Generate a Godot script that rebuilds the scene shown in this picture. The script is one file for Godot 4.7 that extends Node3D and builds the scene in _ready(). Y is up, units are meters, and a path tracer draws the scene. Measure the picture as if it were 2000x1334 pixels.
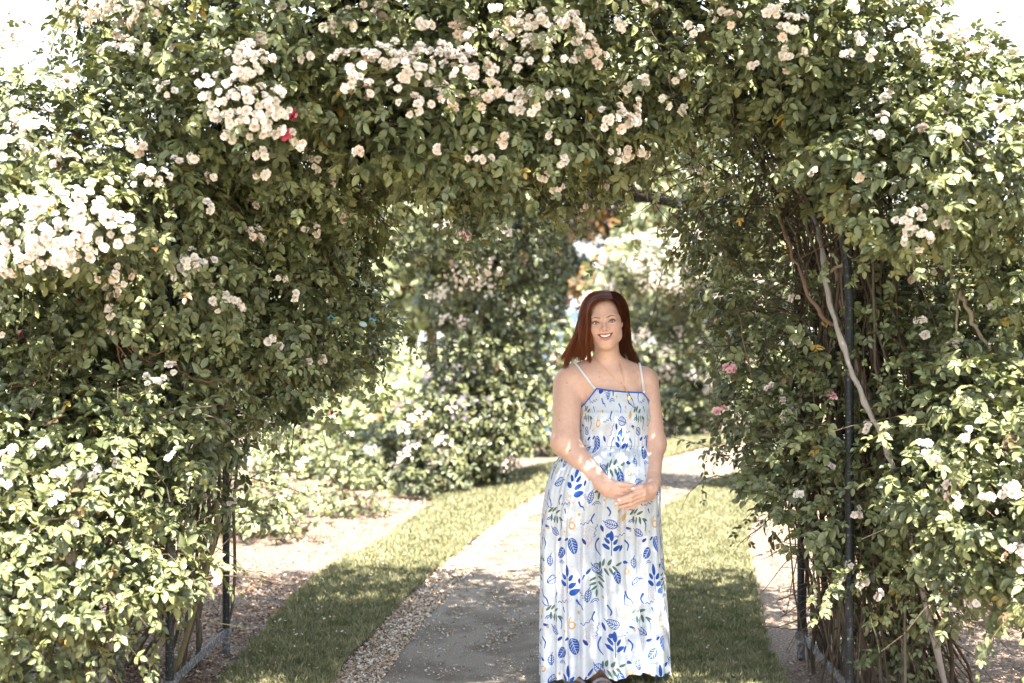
extends Node3D

# ---------------------------------------------------------------- constants
const FPX := 2222.0          # focal length in pixels of the 2000 px wide photograph
const EYE := 1.46            # camera height
var rng := RandomNumberGenerator.new()
var lumps := FastNoiseLite.new()
var gaps := FastNoiseLite.new()
var M := {}
var leaf_meshes: Array = []
var small_leaf_meshes: Array = []
var blossom_meshes: Array = []
var pink_meshes: Array = []
var tree_leaf_meshes: Array = []


# a point of the place: where it lies in the picture and how far away it is
func P(x: float, y: float, d: float) -> Vector3:
	return Vector3((x - 1000.0) / FPX * d, EYE - (y - 667.0) / FPX * d, -d)


func ground_at(x: float, y: float) -> Vector3:
	var d := EYE * FPX / (y - 667.0)
	return Vector3((x - 1000.0) / FPX * d, 0, -d)


# ---------------------------------------------------------------- mesh builder
class Shape:
	var v := PackedVector3Array()
	var n := PackedVector3Array()
	var c := PackedColorArray()
	var t := PackedVector2Array()
	var ix := PackedInt32Array()

	func vert(p: Vector3, nn: Vector3, col := Color.WHITE, uv := Vector2.ZERO) -> int:
		v.append(p)
		n.append(nn)
		c.append(col)
		t.append(uv)
		return v.size() - 1

	func tri(a: int, b: int, d: int) -> void:
		var g := (v[b] - v[a]).cross(v[d] - v[a])
		if g.dot(n[a] + n[b] + n[d]) > 0.0:   # front faces run clockwise
			ix.append(a)
			ix.append(d)
			ix.append(b)
		else:
			ix.append(a)
			ix.append(b)
			ix.append(d)

	func quad(a: int, b: int, d: int, e: int) -> void:
		tri(a, b, d)
		tri(a, d, e)

	# a round tube along points, radius per point
	func tube(pts: Array, rad: Array, sides := 6, col := Color.WHITE, capped := true, col_end := Color(-1, 0, 0)) -> void:
		var up := Vector3.UP
		var first := v.size()
		var m := pts.size()
		var length := 0.0
		for i in m:
			var dir: Vector3 = (pts[mini(i + 1, m - 1)] - pts[maxi(i - 1, 0)]).normalized()
			if absf(dir.dot(up)) > 0.95:
				up = Vector3.RIGHT if absf(dir.x) < 0.9 else Vector3.FORWARD
			var sx := up.cross(dir).normalized()
			var sy := dir.cross(sx).normalized()
			up = sy
			if i > 0:
				length += (pts[i] - pts[i - 1]).length()
			var cc: Color = col if col_end.r < 0.0 else col.lerp(col_end, float(i) / (m - 1))
			for k in sides + 1:
				var a := TAU * k / sides
				var nn := sx * cos(a) + sy * sin(a)
				vert(pts[i] + nn * rad[i], nn, cc, Vector2(float(k) / sides, length))
		for i in m - 1:
			for k in sides:
				var a := first + i * (sides + 1) + k
				quad(a, a + 1, a + sides + 2, a + sides + 1)
		if capped:
			for e in [0, m - 1]:
				var dir: Vector3 = (pts[1] - pts[0]).normalized() * -1.0 if e == 0 else (pts[m - 1] - pts[m - 2]).normalized()
				var ce := vert(pts[e], dir, c[first + e * (sides + 1)])
				var ring := []
				for k in sides + 1:
					ring.append(vert(v[first + e * (sides + 1) + k], dir, c[first + e * (sides + 1)]))
				for k in sides:
					tri(ce, ring[k], ring[k + 1])

	func box(at: Transform3D, s: Vector3, col := Color.WHITE) -> void:
		for ax in 3:
			for sg in [-1.0, 1.0]:
				var nn := Vector3.ZERO
				nn[ax] = sg
				var a := Vector3.ZERO
				a[(ax + 1) % 3] = 1
				var b := Vector3.ZERO
				b[(ax + 2) % 3] = 1
				var q := []
				for w in [[-1, -1], [1, -1], [1, 1], [-1, 1]]:
					q.append(vert(at * ((nn + a * w[0] + b * w[1]) * s * 0.5), at.basis * nn, col))
				quad(q[0], q[1], q[2], q[3])

	func ellipsoid(at: Vector3, r: Vector3, rows := 8, cols := 12, col := Color.WHITE) -> void:
		var first := v.size()
		for i in rows + 1:
			for k in cols + 1:
				var th := PI * i / rows
				var ph := TAU * k / cols
				var u := Vector3(sin(th) * cos(ph), cos(th), sin(th) * sin(ph))
				vert(at + u * r, (u / r).normalized(), col)
		for i in rows:
			for k in cols:
				var a := first + i * (cols + 1) + k
				quad(a, a + 1, a + cols + 2, a + cols + 1)

	func mesh(mat: Material) -> ArrayMesh:
		var a := []
		a.resize(Mesh.ARRAY_MAX)
		a[Mesh.ARRAY_VERTEX] = v
		a[Mesh.ARRAY_NORMAL] = n
		a[Mesh.ARRAY_COLOR] = c
		a[Mesh.ARRAY_TEX_UV] = t
		a[Mesh.ARRAY_INDEX] = ix
		var am := ArrayMesh.new()
		am.add_surface_from_arrays(Mesh.PRIMITIVE_TRIANGLES, a)
		if mat:
			am.surface_set_material(0, mat)
		return am


func put(called: String, me: Mesh, parent: Node = self, mat: Material = null) -> MeshInstance3D:
	var o := MeshInstance3D.new()
	o.name = called
	o.mesh = me
	if mat:
		o.material_override = mat
	parent.add_child(o, true)
	return o


func thing(called: String, label: String, category: String, at := Vector3.ZERO, group := "") -> Node3D:
	var o := Node3D.new()
	o.name = called
	add_child(o, true)
	o.position = at
	tag(o, label, category, group)
	return o


func tag(o: Node, label: String, category: String, group := "", kind := "") -> void:
	if label:
		o.set_meta("label", label)
	if category:
		o.set_meta("category", category)
	if group:
		o.set_meta("group", group)
	if kind:
		o.set_meta("kind", kind)


func multi(called: String, me: Mesh, where: Array, tints: Array, parent: Node) -> MultiMeshInstance3D:
	var mm := MultiMesh.new()
	mm.transform_format = MultiMesh.TRANSFORM_3D
	mm.use_colors = true
	mm.mesh = me
	mm.instance_count = where.size()
	for i in where.size():
		mm.set_instance_transform(i, where[i])
		mm.set_instance_color(i, tints[i])
	var o := MultiMeshInstance3D.new()
	o.name = called
	o.multimesh = mm
	o.set_meta("kind", "stuff")
	parent.add_child(o, true)
	return o


# a smooth curve through points
func smooth(pts: Array, steps := 6) -> Array:
	var out := []
	var m := pts.size()
	for i in m - 1:
		var a = pts[maxi(i - 1, 0)]
		var b = pts[i]
		var c = pts[i + 1]
		var d = pts[mini(i + 2, m - 1)]
		for k in steps:
			var t := float(k) / steps
			out.append(0.5 * (2.0 * b + (c - a) * t + (2.0 * a - 5.0 * b + 4.0 * c - d) * t * t + (3.0 * b - a - 3.0 * c + d) * t * t * t))
	out.append(pts[m - 1])
	return out


func taper(count: int, a: float, b: float) -> Array:
	var out := []
	for i in count:
		out.append(lerpf(a, b, float(i) / maxi(count - 1, 1)))
	return out


func rand_unit() -> Vector3:
	var z := rng.randf_range(-1, 1)
	var a := rng.randf() * TAU
	var r := sqrt(1.0 - z * z)
	return Vector3(r * cos(a), z, r * sin(a))


func noise(freq: float, octaves: int, s: int, kind := FastNoiseLite.TYPE_SIMPLEX_SMOOTH) -> FastNoiseLite:
	var f := FastNoiseLite.new()
	f.noise_type = kind
	f.frequency = freq
	f.fractal_octaves = octaves
	f.seed = s
	return f


func noise_tex(freq: float, octaves: int, s: int, stops: Array, size := 512, kind := FastNoiseLite.TYPE_SIMPLEX_SMOOTH) -> NoiseTexture2D:
	var t := NoiseTexture2D.new()
	t.width = size
	t.height = size
	t.seamless = true
	t.noise = noise(freq, octaves, s, kind)
	var g := Gradient.new()
	var offs := PackedFloat32Array()
	var cols := PackedColorArray()
	for st in stops:
		offs.append(st[0])
		cols.append(st[1])
	g.offsets = offs
	g.colors = cols
	t.color_ramp = g
	return t


func lin(r: float, g: float, b: float) -> Color:
	return Color(r, g, b).linear_to_srgb()


func plain(r: float, g: float, b: float, rough := 0.8) -> StandardMaterial3D:
	var m := StandardMaterial3D.new()
	m.albedo_color = lin(r, g, b)
	m.roughness = rough
	return m


func tinted(rough := 0.8, spec := 0.5) -> StandardMaterial3D:
	var m := StandardMaterial3D.new()
	m.vertex_color_use_as_albedo = true
	m.roughness = rough
	m.metallic_specular = spec
	m.cull_mode = BaseMaterial3D.CULL_DISABLED
	return m


func textured(tex: Texture2D, scale: float, rough := 0.9, height: Texture2D = null, relief := 0.5) -> StandardMaterial3D:
	var m := StandardMaterial3D.new()
	m.albedo_texture = tex
	m.roughness = rough
	m.uv1_triplanar = true
	m.uv1_world_triplanar = true
	m.uv1_scale = Vector3.ONE * scale
	if height:
		m.heightmap_enabled = true
		m.heightmap_texture = height
		m.heightmap_scale = relief
	return m


# ---------------------------------------------------------------- materials
func make_materials() -> void:
	M.leaf = tinted(0.38, 0.5)
	M.leaf.backlight_enabled = true
	M.leaf.backlight = Color(0.40, 0.42, 0.16)
	M.petal = tinted(0.7, 0.3)
	M.petal.backlight_enabled = true
	M.petal.backlight = Color(0.35, 0.32, 0.28)
	M.litter = tinted(0.85, 0.3)
	M.blade = tinted(0.6, 0.35)
	M.blade.backlight_enabled = true
	M.blade.backlight = Color(0.4, 0.42, 0.18)
	M.bark = tinted(0.9, 0.3)
	M.bark.heightmap_enabled = true
	M.bark.heightmap_texture = noise_tex(0.02, 4, 11, [[0.0, Color.BLACK], [1.0, Color.WHITE]], 256)
	M.bark.heightmap_scale = 0.4
	M.bark.uv1_scale = Vector3(2, 6, 1)
	var worn := noise_tex(0.03, 5, 21, [[0.0, lin(0.003, 0.006, 0.009)], [0.62, lin(0.005, 0.009, 0.013)], [0.70, lin(0.012, 0.016, 0.02)], [0.80, lin(0.14, 0.14, 0.14)], [1.0, lin(0.35, 0.34, 0.32)]], 512)
	M.iron = textured(worn, 5.0, 0.6)
	var rusty := noise_tex(0.03, 5, 22, [[0.0, lin(0.03, 0.035, 0.045)], [0.45, lin(0.09, 0.09, 0.10)], [0.6, lin(0.17, 0.16, 0.155)], [0.8, lin(0.32, 0.30, 0.28)], [1.0, lin(0.42, 0.4, 0.37)]], 512)
	M.zinc = textured(rusty, 3.0, 0.6)
	# ground surfaces
	var grit := noise_tex(0.11, 4, 31, [[0.0, Color(0.2, 0.2, 0.2)], [1.0, Color.WHITE]], 1024)
	M.path = textured(noise_tex(0.09, 5, 32, [[0.0, lin(0.078, 0.066, 0.051)], [0.4, lin(0.149, 0.125, 0.100)], [0.6, lin(0.204, 0.172, 0.138)], [0.8, lin(0.282, 0.241, 0.193)], [1.0, lin(0.392, 0.334, 0.265)]], 1024), 1.3, 0.95, grit, 0.6)
	M.path.detail_enabled = true
	M.path.detail_blend_mode = BaseMaterial3D.BLEND_MODE_MUL
	M.path.detail_albedo = noise_tex(0.012, 5, 41, [[0.0, Color(0.74, 0.70, 0.67)], [0.45, Color(0.88, 0.86, 0.83)], [0.65, Color.WHITE], [1.0, Color(1, 0.97, 0.93)]], 512)
	M.path.detail_uv_layer = BaseMaterial3D.DETAIL_UV_2
	M.path.uv2_triplanar = true
	M.path.uv2_world_triplanar = true
	M.path.uv2_scale = Vector3.ONE * 0.45
	M.bed = textured(noise_tex(0.05, 5, 33, [[0.0, lin(0.070, 0.045, 0.031)], [0.4, lin(0.172, 0.121, 0.090)], [0.6, lin(0.265, 0.203, 0.160)], [1.0, lin(0.390, 0.312, 0.257)]], 1024), 1.1, 0.97, grit, 1.2)
	M.soil = textured(noise_tex(0.06, 5, 34, [[0.0, lin(0.03, 0.02, 0.014)], [1.0, lin(0.15, 0.11, 0.08)]], 512), 2.0, 0.97, grit, 1.0)
	M.lawn = textured(noise_tex(0.04, 5, 35, [[0.0, lin(0.075, 0.08, 0.03)], [0.5, lin(0.14, 0.14, 0.06)], [0.75, lin(0.20, 0.175, 0.09)], [1.0, lin(0.28, 0.23, 0.13)]], 1024), 1.0, 0.95, grit, 0.8)
	M.field = textured(noise_tex(0.02, 5, 36, [[0.0, lin(0.10, 0.12, 0.045)], [0.5, lin(0.16, 0.17, 0.07)], [1.0, lin(0.26, 0.23, 0.12)]], 1024), 0.25, 0.95)


# ---------------------------------------------------------------- leaves and flowers
# one leaflet: a folded, slightly drooping oval that starts at vertex «root»
func leaflet(s: Shape, root: Vector3, dir: Vector3, up: Vector3, length: float, width: float, col: Color, start := -1) -> void:
	var side := dir.cross(up).normalized()
	up = side.cross(dir).normalized()
	var prof := [[0.0, 0.0], [0.22, 0.78], [0.5, 1.0], [0.78, 0.66], [1.0, 0.0]]
	var mid := []
	var lf := []
	var rt := []
	var fold := width * rng.randf_range(0.12, 0.34)
	var droop := length * rng.randf_range(0.03, 0.32)
	for i in prof.size():
		var f: float = prof[i][0]
		var w: float = prof[i][1] * width * 0.5
		var ctr := root + dir * (f * length) - up * (droop * f * f)
		var nn := (up + dir * (2.0 * droop * f / length)).normalized()
		var shade := col.lerp(Color(col.r * 1.35, col.g * 1.25, col.b * 1.2), 0.5 * absf(f - 0.5))
		mid.append(s.vert(ctr, nn, col) if i > 0 or start < 0 else start)
		if w > 0.0:
			lf.append(s.vert(ctr - side * w + up * fold * prof[i][1], (nn + side * 0.45).normalized(), shade))
			rt.append(s.vert(ctr + side * w + up * fold * prof[i][1], (nn - side * 0.45).normalized(), shade))
	for wing in [lf, rt]:
		s.tri(mid[0], wing[0], mid[1])
		for i in wing.size() - 1:
			s.tri(mid[i + 1], wing[i], wing[i + 1])
			s.tri(mid[i + 1], wing[i + 1], mid[i + 2])
		s.tri(mid[3], wing[2], mid[4])


# a compound rose leaf: stalk along +z, face up +y; the leaflets grow from vertices of the stalk
func compound_leaf(pairs: int, size: float, big := 1.0) -> ArrayMesh:
	var s := Shape.new()
	var base := Color(1, 1, 1)
	var length := size * (0.42 + 0.2 * pairs)
	var last := Vector3.ZERO
	var bend := rng.randf_range(0.1, 0.35)
	var knots := []
	for i in pairs + 2:
		var f := float(i) / (pairs + 1)
		var p := Vector3(rng.randf_range(-1, 1) * 0.002, -bend * length * f * f, length * f)
		var a := s.vert(p + Vector3(-0.0009, 0, 0), Vector3.UP, Color(0.9, 0.95, 0.8))
		var b := s.vert(p + Vector3(0.0009, 0, 0), Vector3.UP, Color(0.9, 0.95, 0.8))
		if i > 0:
			s.quad(a - 2, b - 2, b, a)
		knots.append([p, a, b])
		last = p
	for i in range(1, pairs + 1):
		var k = knots[i]
		var g := 1.0 + 0.35 * (float(i) / (pairs + 1) - 0.5)
		for sd in [-1.0, 1.0]:
			var dir := Vector3(sd, rng.randf_range(-0.25, 0.15), rng.randf_range(0.25, 0.6)).normalized()
			var up := Vector3(-sd * rng.randf_range(-0.1, 0.3), 1, rng.randf_range(-0.2, 0.25)).normalized()
			var v := rng.randf_range(0.86, 1.12)
			leaflet(s, k[0], dir, up, size * g * rng.randf_range(0.85, 1.1) * big, size * 0.56 * g * rng.randf_range(0.88, 1.1) * big, base * v, k[1] if sd < 0 else k[2])
	leaflet(s, last, Vector3(rng.randf_range(-0.2, 0.2), -0.35, 1).normalized(), Vector3.UP, size * 1.2 * big, size * 0.66 * big, base, knots[pairs + 1][1])
	return s.mesh(M.leaf)


# one small rambler rose: rings of cupped petals round a warm centre; faces +y
func blossom(r: float, rings: Array, white: Color, warm: Color, edge: Color) -> ArrayMesh:
	var s := Shape.new()
	for ring in rings:
		var count: int = ring[0]
		var tilt: float = ring[1]
		var reach: float = ring[2] * r
		var turn := rng.randf() * TAU
		for k in count:
			var a := turn + TAU * k / count + rng.randf_range(-0.15, 0.15)
			var rad := Vector3(cos(a), 0, sin(a))
			var sid := Vector3(-sin(a), 0, cos(a))
			var tl := tilt + rng.randf_range(-0.38, 0.38)
			var dir := rad * cos(tl) + Vector3.UP * sin(tl)
			var up := Vector3.UP * cos(tl) - rad * sin(tl)
			var w := reach * rng.randf_range(0.28, 0.46)
			var len := reach * rng.randf_range(0.85, 1.1)
			var root := rad * r * 0.04 + Vector3.UP * r * 0.05
			var tone := white.lerp(edge, rng.randf() * 0.8)
			var c0 := s.vert(root, up, warm)
			var ml := s.vert(root + dir * len * 0.55 - sid * w + up * w * 0.35, (up + sid * 0.4).normalized(), tone)
			var mr := s.vert(root + dir * len * 0.55 + sid * w + up * w * 0.35, (up - sid * 0.4).normalized(), tone)
			var mm := s.vert(root + dir * len * 0.55, up, warm.lerp(tone, 0.75))
			var tl2 := s.vert(root + dir * len * 0.95 - sid * w * 0.6 - up * w * 0.1, up, tone)
			var tr2 := s.vert(root + dir * len * 0.95 + sid * w * 0.6 - up * w * 0.1, up, tone)
			s.tri(c0, ml, mm)
			s.tri(c0, mm, mr)
			s.tri(ml, tl2, mm)
			s.tri(mm, tl2, tr2)
			s.tri(mm, tr2, mr)
	# the tuft of stamens
	for k in 7:
		var d := (Vector3.UP + rand_unit() * 0.55).normalized()
		var q := d.cross(Vector3.RIGHT).normalized() * r * 0.05
		var a := s.vert(-q, d, Color(0.5, 0.3, 0.1))
		var b := s.vert(q, d, Color(0.5, 0.3, 0.1))
		var e := s.vert(d * r * 0.34, d, Color(0.62, 0.4, 0.12))
		s.tri(a, b, e)
	return s.mesh(M.petal)


func make_plant_meshes() -> void:
	for k in 8:
		leaf_meshes.append(compound_leaf([2, 2, 3, 2, 3, 2, 1, 3][k], 0.037))
	for k in 4:
		small_leaf_meshes.append(compound_leaf([2, 3, 2, 3][k], 0.026))
	for k in 4:
		tree_leaf_meshes.append(compound_leaf(3, 0.085, 1.15))
	var cream := Color(0.86, 0.84, 0.81)
	for k in 7:
		var fresh := [0.0, 0.08, 0.16, 0.25, 0.4, 0.1, 0.85][k] as float
		var warm := Color(0.80, 0.64, 0.45).lerp(Color(0.55, 0.29, 0.13), fresh)
		var edge := Color(0.88, 0.80, 0.74).lerp(Color(0.66, 0.42, 0.28), fresh)
		blossom_meshes.append(blossom(rng.randf_range(0.0145, 0.019), [[7, 0.2, 1.0], [7, 0.55, 0.9], [5, 0.95, 0.65]], cream.lerp(Color(0.78, 0.62, 0.50), fresh * 0.7), warm, edge))
	for k in 3:
		pink_meshes.append(blossom(0.024, [[6, 0.25, 1.0], [6, 0.6, 0.85], [4, 1.0, 0.6]], Color(0.80, 0.42, 0.46), Color(0.62, 0.22, 0.2), Color(0.78, 0.55, 0.55)))
	for k in 2:
		pink_meshes.append(blossom(0.026, [[7, 0.2, 1.0], [6, 0.5, 0.85]], Color(0.5, 0.05, 0.11), Color(0.42, 0.06, 0.06), Color(0.56, 0.10, 0.17)))


# ---------------------------------------------------------------- masses of foliage
# a lump of growth: centre, radii
func lump(x: float, y: float, d: float, rx: float, ry: float, rz: float, dens := 1.0) -> Array:
	return [P(x, y, d), Vector3(rx, ry, rz), dens]


func depth_in(blobs: Array, p: Vector3, skip := -1) -> float:
	var best := 9.0
	for j in blobs.size():
		if j == skip:
			continue
		var q: Vector3 = (p - blobs[j][0]) / blobs[j][1]
		best = minf(best, q.length_squared())
	return best


# places of compound leaves over the lumps: [[Transform3D, outwardness, tone]]
func grow(blobs: Array, per_m2: float, size := 1.0, inner := 0.25, gap := -0.28) -> Array:
	var out := []
	for j in blobs.size():
		var b = blobs[j]
		var r: Vector3 = b[1]
		var area := 4.0 * PI * pow((pow(r.x * r.y, 1.6) + pow(r.x * r.z, 1.6) + pow(r.y * r.z, 1.6)) / 3.0, 1.0 / 1.6)
		var count := int(area * per_m2 * b[2])
		for i in count:
			var u := rand_unit()
			var deep := rng.randf() < inner
			var s := rng.randf_range(0.35, 0.85) if deep else 1.02 - 0.3 * pow(rng.randf(), 1.5)
			var p: Vector3 = b[0] + u * r * s
			if p.y < 0.06:
				continue
			var near := depth_in(blobs, p, j)
			if near < 0.42 and rng.randf() < 0.92:
				continue
			if gaps.get_noise_3dv(p) < gap and rng.randf() < 0.8:
				continue
			var outward := (u / r).normalized()
			p += outward * lumps.get_noise_3dv(p) * 0.22 * minf(1.0, r.length())
			var dir := (outward * 0.75 + rand_unit() * 0.8 + Vector3.DOWN * 0.3).normalized()
			var up := (Vector3.UP * 0.75 + outward * 0.55 + rand_unit() * 0.55 + Vector3(0.1, 0, 0.18)).normalized()
			var sx := up.cross(dir)
			if sx.length() < 0.15:
				continue
			sx = sx.normalized()
			up = dir.cross(sx).normalized()
			var k := size * rng.randf_range(0.58, 1.28)
			out.append([Transform3D(Basis(sx * k, up * k, dir * k), p), s, rng.randf()])
	return out


# young shoots that arch out of the lumps, with leaves along them
func shoots(plant: Node3D, blobs: Array, per_m2: float, size: float, leaves: Array) -> void:
	var sh := Shape.new()
	for j in blobs.size():
		var b = blobs[j]
		var r: Vector3 = b[1]
		var area := 4.0 * PI * pow((pow(r.x * r.y, 1.6) + pow(r.x * r.z, 1.6) + pow(r.y * r.z, 1.6)) / 3.0, 1.0 / 1.6)
		for i in int(area * per_m2 * b[2] + rng.randf()):
			var u := rand_unit()
			var p: Vector3 = b[0] + u * r * rng.randf_range(0.75, 0.95)
			if depth_in(blobs, p, j) < 0.5 or p.y < 0.2:
				continue
			var outward := (u / r).normalized()
			var d := (outward * 0.7 + rand_unit() * 0.75 + Vector3.UP * rng.randf_range(-0.3, 0.5)).normalized()
			var n := rng.randi_range(5, 10)
			var step := 0.042 * size
			var pts := [p]
			var sag := rng.randf_range(0.04, 0.16)
			var tone := clampf(rng.randf() * 0.6 + 0.35, 0, 1)
			for k in n:
				d = (d + rand_unit() * 0.16 + Vector3.DOWN * sag).normalized()
				p += d * step
				pts.append(p)
				var side := d.cross(rand_unit()).normalized()
				var dir := (d * 0.55 + side * (1.0 if k % 2 else -1.0) + Vector3.DOWN * 0.15).normalized()
				var up := (Vector3.UP * 0.8 + outward * 0.5 + rand_unit() * 0.4).normalized()
				var sx := up.cross(dir)
				if sx.length() < 0.2:
					continue
				sx = sx.normalized()
				up = dir.cross(sx).normalized()
				var g := size * rng.randf_range(0.75, 1.05) * (1.0 - 0.45 * float(k) / n)
				leaves.append([Transform3D(Basis(sx * g, up * g, dir * g), p), 1.0, clampf(tone + rng.randf_range(-0.15, 0.15), 0, 1)])
			for q in pts.size():
				pts[q] -= plant.position
			sh.tube(pts, taper(pts.size(), 0.0022, 0.001), 3, Color(0.17, 0.17, 0.07).lerp(Color(0.24, 0.12, 0.06), rng.randf() * 0.5), false)
	if sh.v.size():
		var o := put("shoots", sh.mesh(M.bark), plant)
		o.set_meta("kind", "stuff")


# colour of a leaf, in linear values
var paleness := 1.0


func leaf_tint(t: float, warm := 0.0) -> Color:
	var a := Color(0.085, 0.100, 0.054)
	var b := Color(0.150, 0.168, 0.076)
	var c := Color(0.250, 0.266, 0.116)
	var col := a.lerp(b, t / 0.6) if t < 0.6 else b.lerp(c, (t - 0.6) / 0.4)
	if rng.randf() < 0.002 + warm * 0.4:
		col = Color(0.36, 0.25, 0.06)
	elif rng.randf() < 0.012:
		col = Color(0.15, 0.105, 0.055)
	return Color(minf(col.r * paleness, 0.5), minf(col.g * paleness, 0.5), minf(col.b * paleness, 0.4))


# hangs the grown leaves on a plant: the ones that show largest are parts, the rest one mass
func dress_plant(plant: Node3D, leaves: Array, meshes: Array, singles: int, warm := 0.0) -> void:
	var inv := plant.position
	var rank := []
	for i in leaves.size():
		var tr: Transform3D = leaves[i][0]
		var p := tr.origin
		var sx := -p.x / p.z
		if leaves[i][1] > 0.9 and p.z < -2.0 and absf(sx) < 0.44 and absf((p.y - EYE) / -p.z) < 0.29:
			rank.append([-p.z * (1.0 + 0.12 * rng.randf()), i])
	rank.sort_custom(func(a, b): return a[0] < b[0])
	var single := {}
	if singles > 0:
		var stuff_mats := []
		for k in 6:
			var lm: StandardMaterial3D = M.leaf.duplicate()
			lm.albedo_color = leaf_tint([0.15, 0.4, 0.55, 0.7, 0.85, 1.0][k]).linear_to_srgb()
			stuff_mats.append(lm)
		for k in mini(singles, rank.size()):
			var i: int = rank[k][1]
			single[i] = true
			var tr: Transform3D = leaves[i][0]
			tr.origin -= inv
			var o := put("leaf", meshes[rng.randi() % meshes.size()], plant, stuff_mats[rng.randi() % 6])
			o.transform = tr
	var where := []
	var tints := []
	for k in meshes.size():
		where.append([])
		tints.append([])
	for i in leaves.size():
		if single.has(i):
			continue
		var k := rng.randi() % meshes.size()
		var tr: Transform3D = leaves[i][0]
		tr.origin -= inv
		where[k].append(tr)
		tints[k].append(leaf_tint(leaves[i][2], warm))
	for k in meshes.size():
		if where[k].size():
			multi("foliage", meshes[k], where[k], tints[k], plant)


# first place where a line of sight from the camera meets the lumps
func meet(blobs: Array, x: float, y: float, fallback := 5.0) -> Array:
	var dir := P(x, y, 1.0) - Vector3(0, EYE, 0)
	var best := 99.0
	var nn := Vector3(0, 0.3, 1)
	for b in blobs:
		var o: Vector3 = (Vector3(0, EYE, 0) - b[0]) / b[1]
		var d: Vector3 = dir / b[1]
		var qa := d.length_squared()
		var qb := o.dot(d)
		var disc := qb * qb - qa * (o.length_squared() - 1.0)
		if disc > 0.0:
			var t := (-qb - sqrt(disc)) / qa
			if t > 1.0 and t < best:
				best = t
				nn = ((o + d * t) / b[1]).normalized()
	if best > 90.0:
		best = fallback
	return [Vector3(0, EYE, 0) + dir * best, nn]


# flower clusters: [picture x, picture y, half width in picture pixels]
var cluster_store := {}


func clusters(plant: Node3D, blobs: Array, spots: Array, meshes: Array, fallback := 5.0, odd := -1) -> void:
	if not cluster_store.has(plant):
		cluster_store[plant] = []
	for s in spots:
		var hit = meet(blobs, s[0], s[1], fallback)
		var p: Vector3 = hit[0]
		var nn: Vector3 = (hit[1] + Vector3(0, 0.5, 0.4)).normalized()
		var r: float = s[2] * 1.22 / FPX * -p.z
		cluster_store[plant].append([p + nn * 0.05, nn, r, meshes])


func s_single(cl: Array) -> bool:
	return cl[2] > 0.024 or cl[3].size() > 2


func build_clusters(plant: Node3D, singles: int, tilt := 1.0) -> void:
	var list: Array = cluster_store.get(plant, [])
	list.sort_custom(func(a, b): return a[2] / -a[0].z > b[2] / -b[0].z)
	var left := singles
	var where := {}
	for cl in list:
		var r: float = cl[2]
		var nn: Vector3 = cl[1]
		var count := int(clampf(pow(r / 0.018, 1.8) * 1.6, 3, 60)) if s_single(cl) else 1
		var holder: Node3D = null
		if left - count >= 0:
			left -= count
			holder = Node3D.new()
			holder.name = "flower_cluster"
			plant.add_child(holder, true)
			holder.position = cl[0] - plant.position
		var flat := 0.5
		var worn := rng.randf() * 0.8
		for i in count:
			var u := rand_unit()
			if u.dot(nn) < -0.15:
				u = u - nn * 2.0 * u.dot(nn)
			var q := u * r * (rng.randf_range(0.75, 1.35) if i % 3 else 0.6)
			q.y *= 0.85
			var face := (u + nn * 0.8 + Vector3(0, 0.3, 0.2) + rand_unit() * 0.3).normalized()
			var sx := face.cross(rand_unit()).normalized()
			var k := rng.randf_range(0.7, 1.05)
			var tr := Transform3D(Basis(sx * k, face * k, sx.cross(face) * k), q)
			var ms: Array = cl[3]
			var me: Mesh = ms[clampi(int((worn + rng.randf_range(-0.25, 0.35)) * ms.size()), 0, ms.size() - 1)]
			if holder:
				var o := put("blossom", me, holder)
				o.transform = tr
			else:
				if not where.has(me):
					where[me] = []
				tr.origin += cl[0] - plant.position
				where[me].append(tr)
	for me in where:
		var white := []
		white.resize(where[me].size())
		white.fill(Color.WHITE)
		multi("blossoms", me, where[me], white, plant)


# loose flowers over the sunny side of lumps, where the photograph has no single spots
func scatter_clusters(plant: Node3D, blobs: Array, count: int, r0: float, r1: float, meshes: Array, high := -9.0) -> void:
	if not cluster_store.has(plant):
		cluster_store[plant] = []
	for i in count:
		var b = blobs[rng.randi() % blobs.size()]
		var u := (rand_unit() + Vector3(0, 0.4, 0.35)).normalized()
		var p: Vector3 = b[0] + u * b[1] * 1.02
		if depth_in(blobs, p) < 0.9 or p.y < high:
			continue
		cluster_store[plant].append([p, (u / b[1]).normalized(), rng.randf_range(r0, r1), meshes])


func cane(plant: Node3D, pts: Array, r0: float, r1: float, col: Color, called := "cane", wob := 0.008) -> MeshInstance3D:
	var q := smooth(pts, 5)
	for i in range(1, q.size() - 1):
		q[i] += rand_unit() * wob
	for i in q.size():
		q[i] -= plant.position
	var rad := taper(q.size(), r0, r1)
	for i in rad.size():
		rad[i] *= rng.randf_range(0.86, 1.14) * (1.35 if rng.randf() < 0.1 else 1.0)
	var s := Shape.new()
	s.tube(q, rad, 6, col, true, col * rng.randf_range(0.8, 1.2))
	# stubs where side shoots were cut
	return put(called, s.mesh(M.bark), plant)


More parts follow.
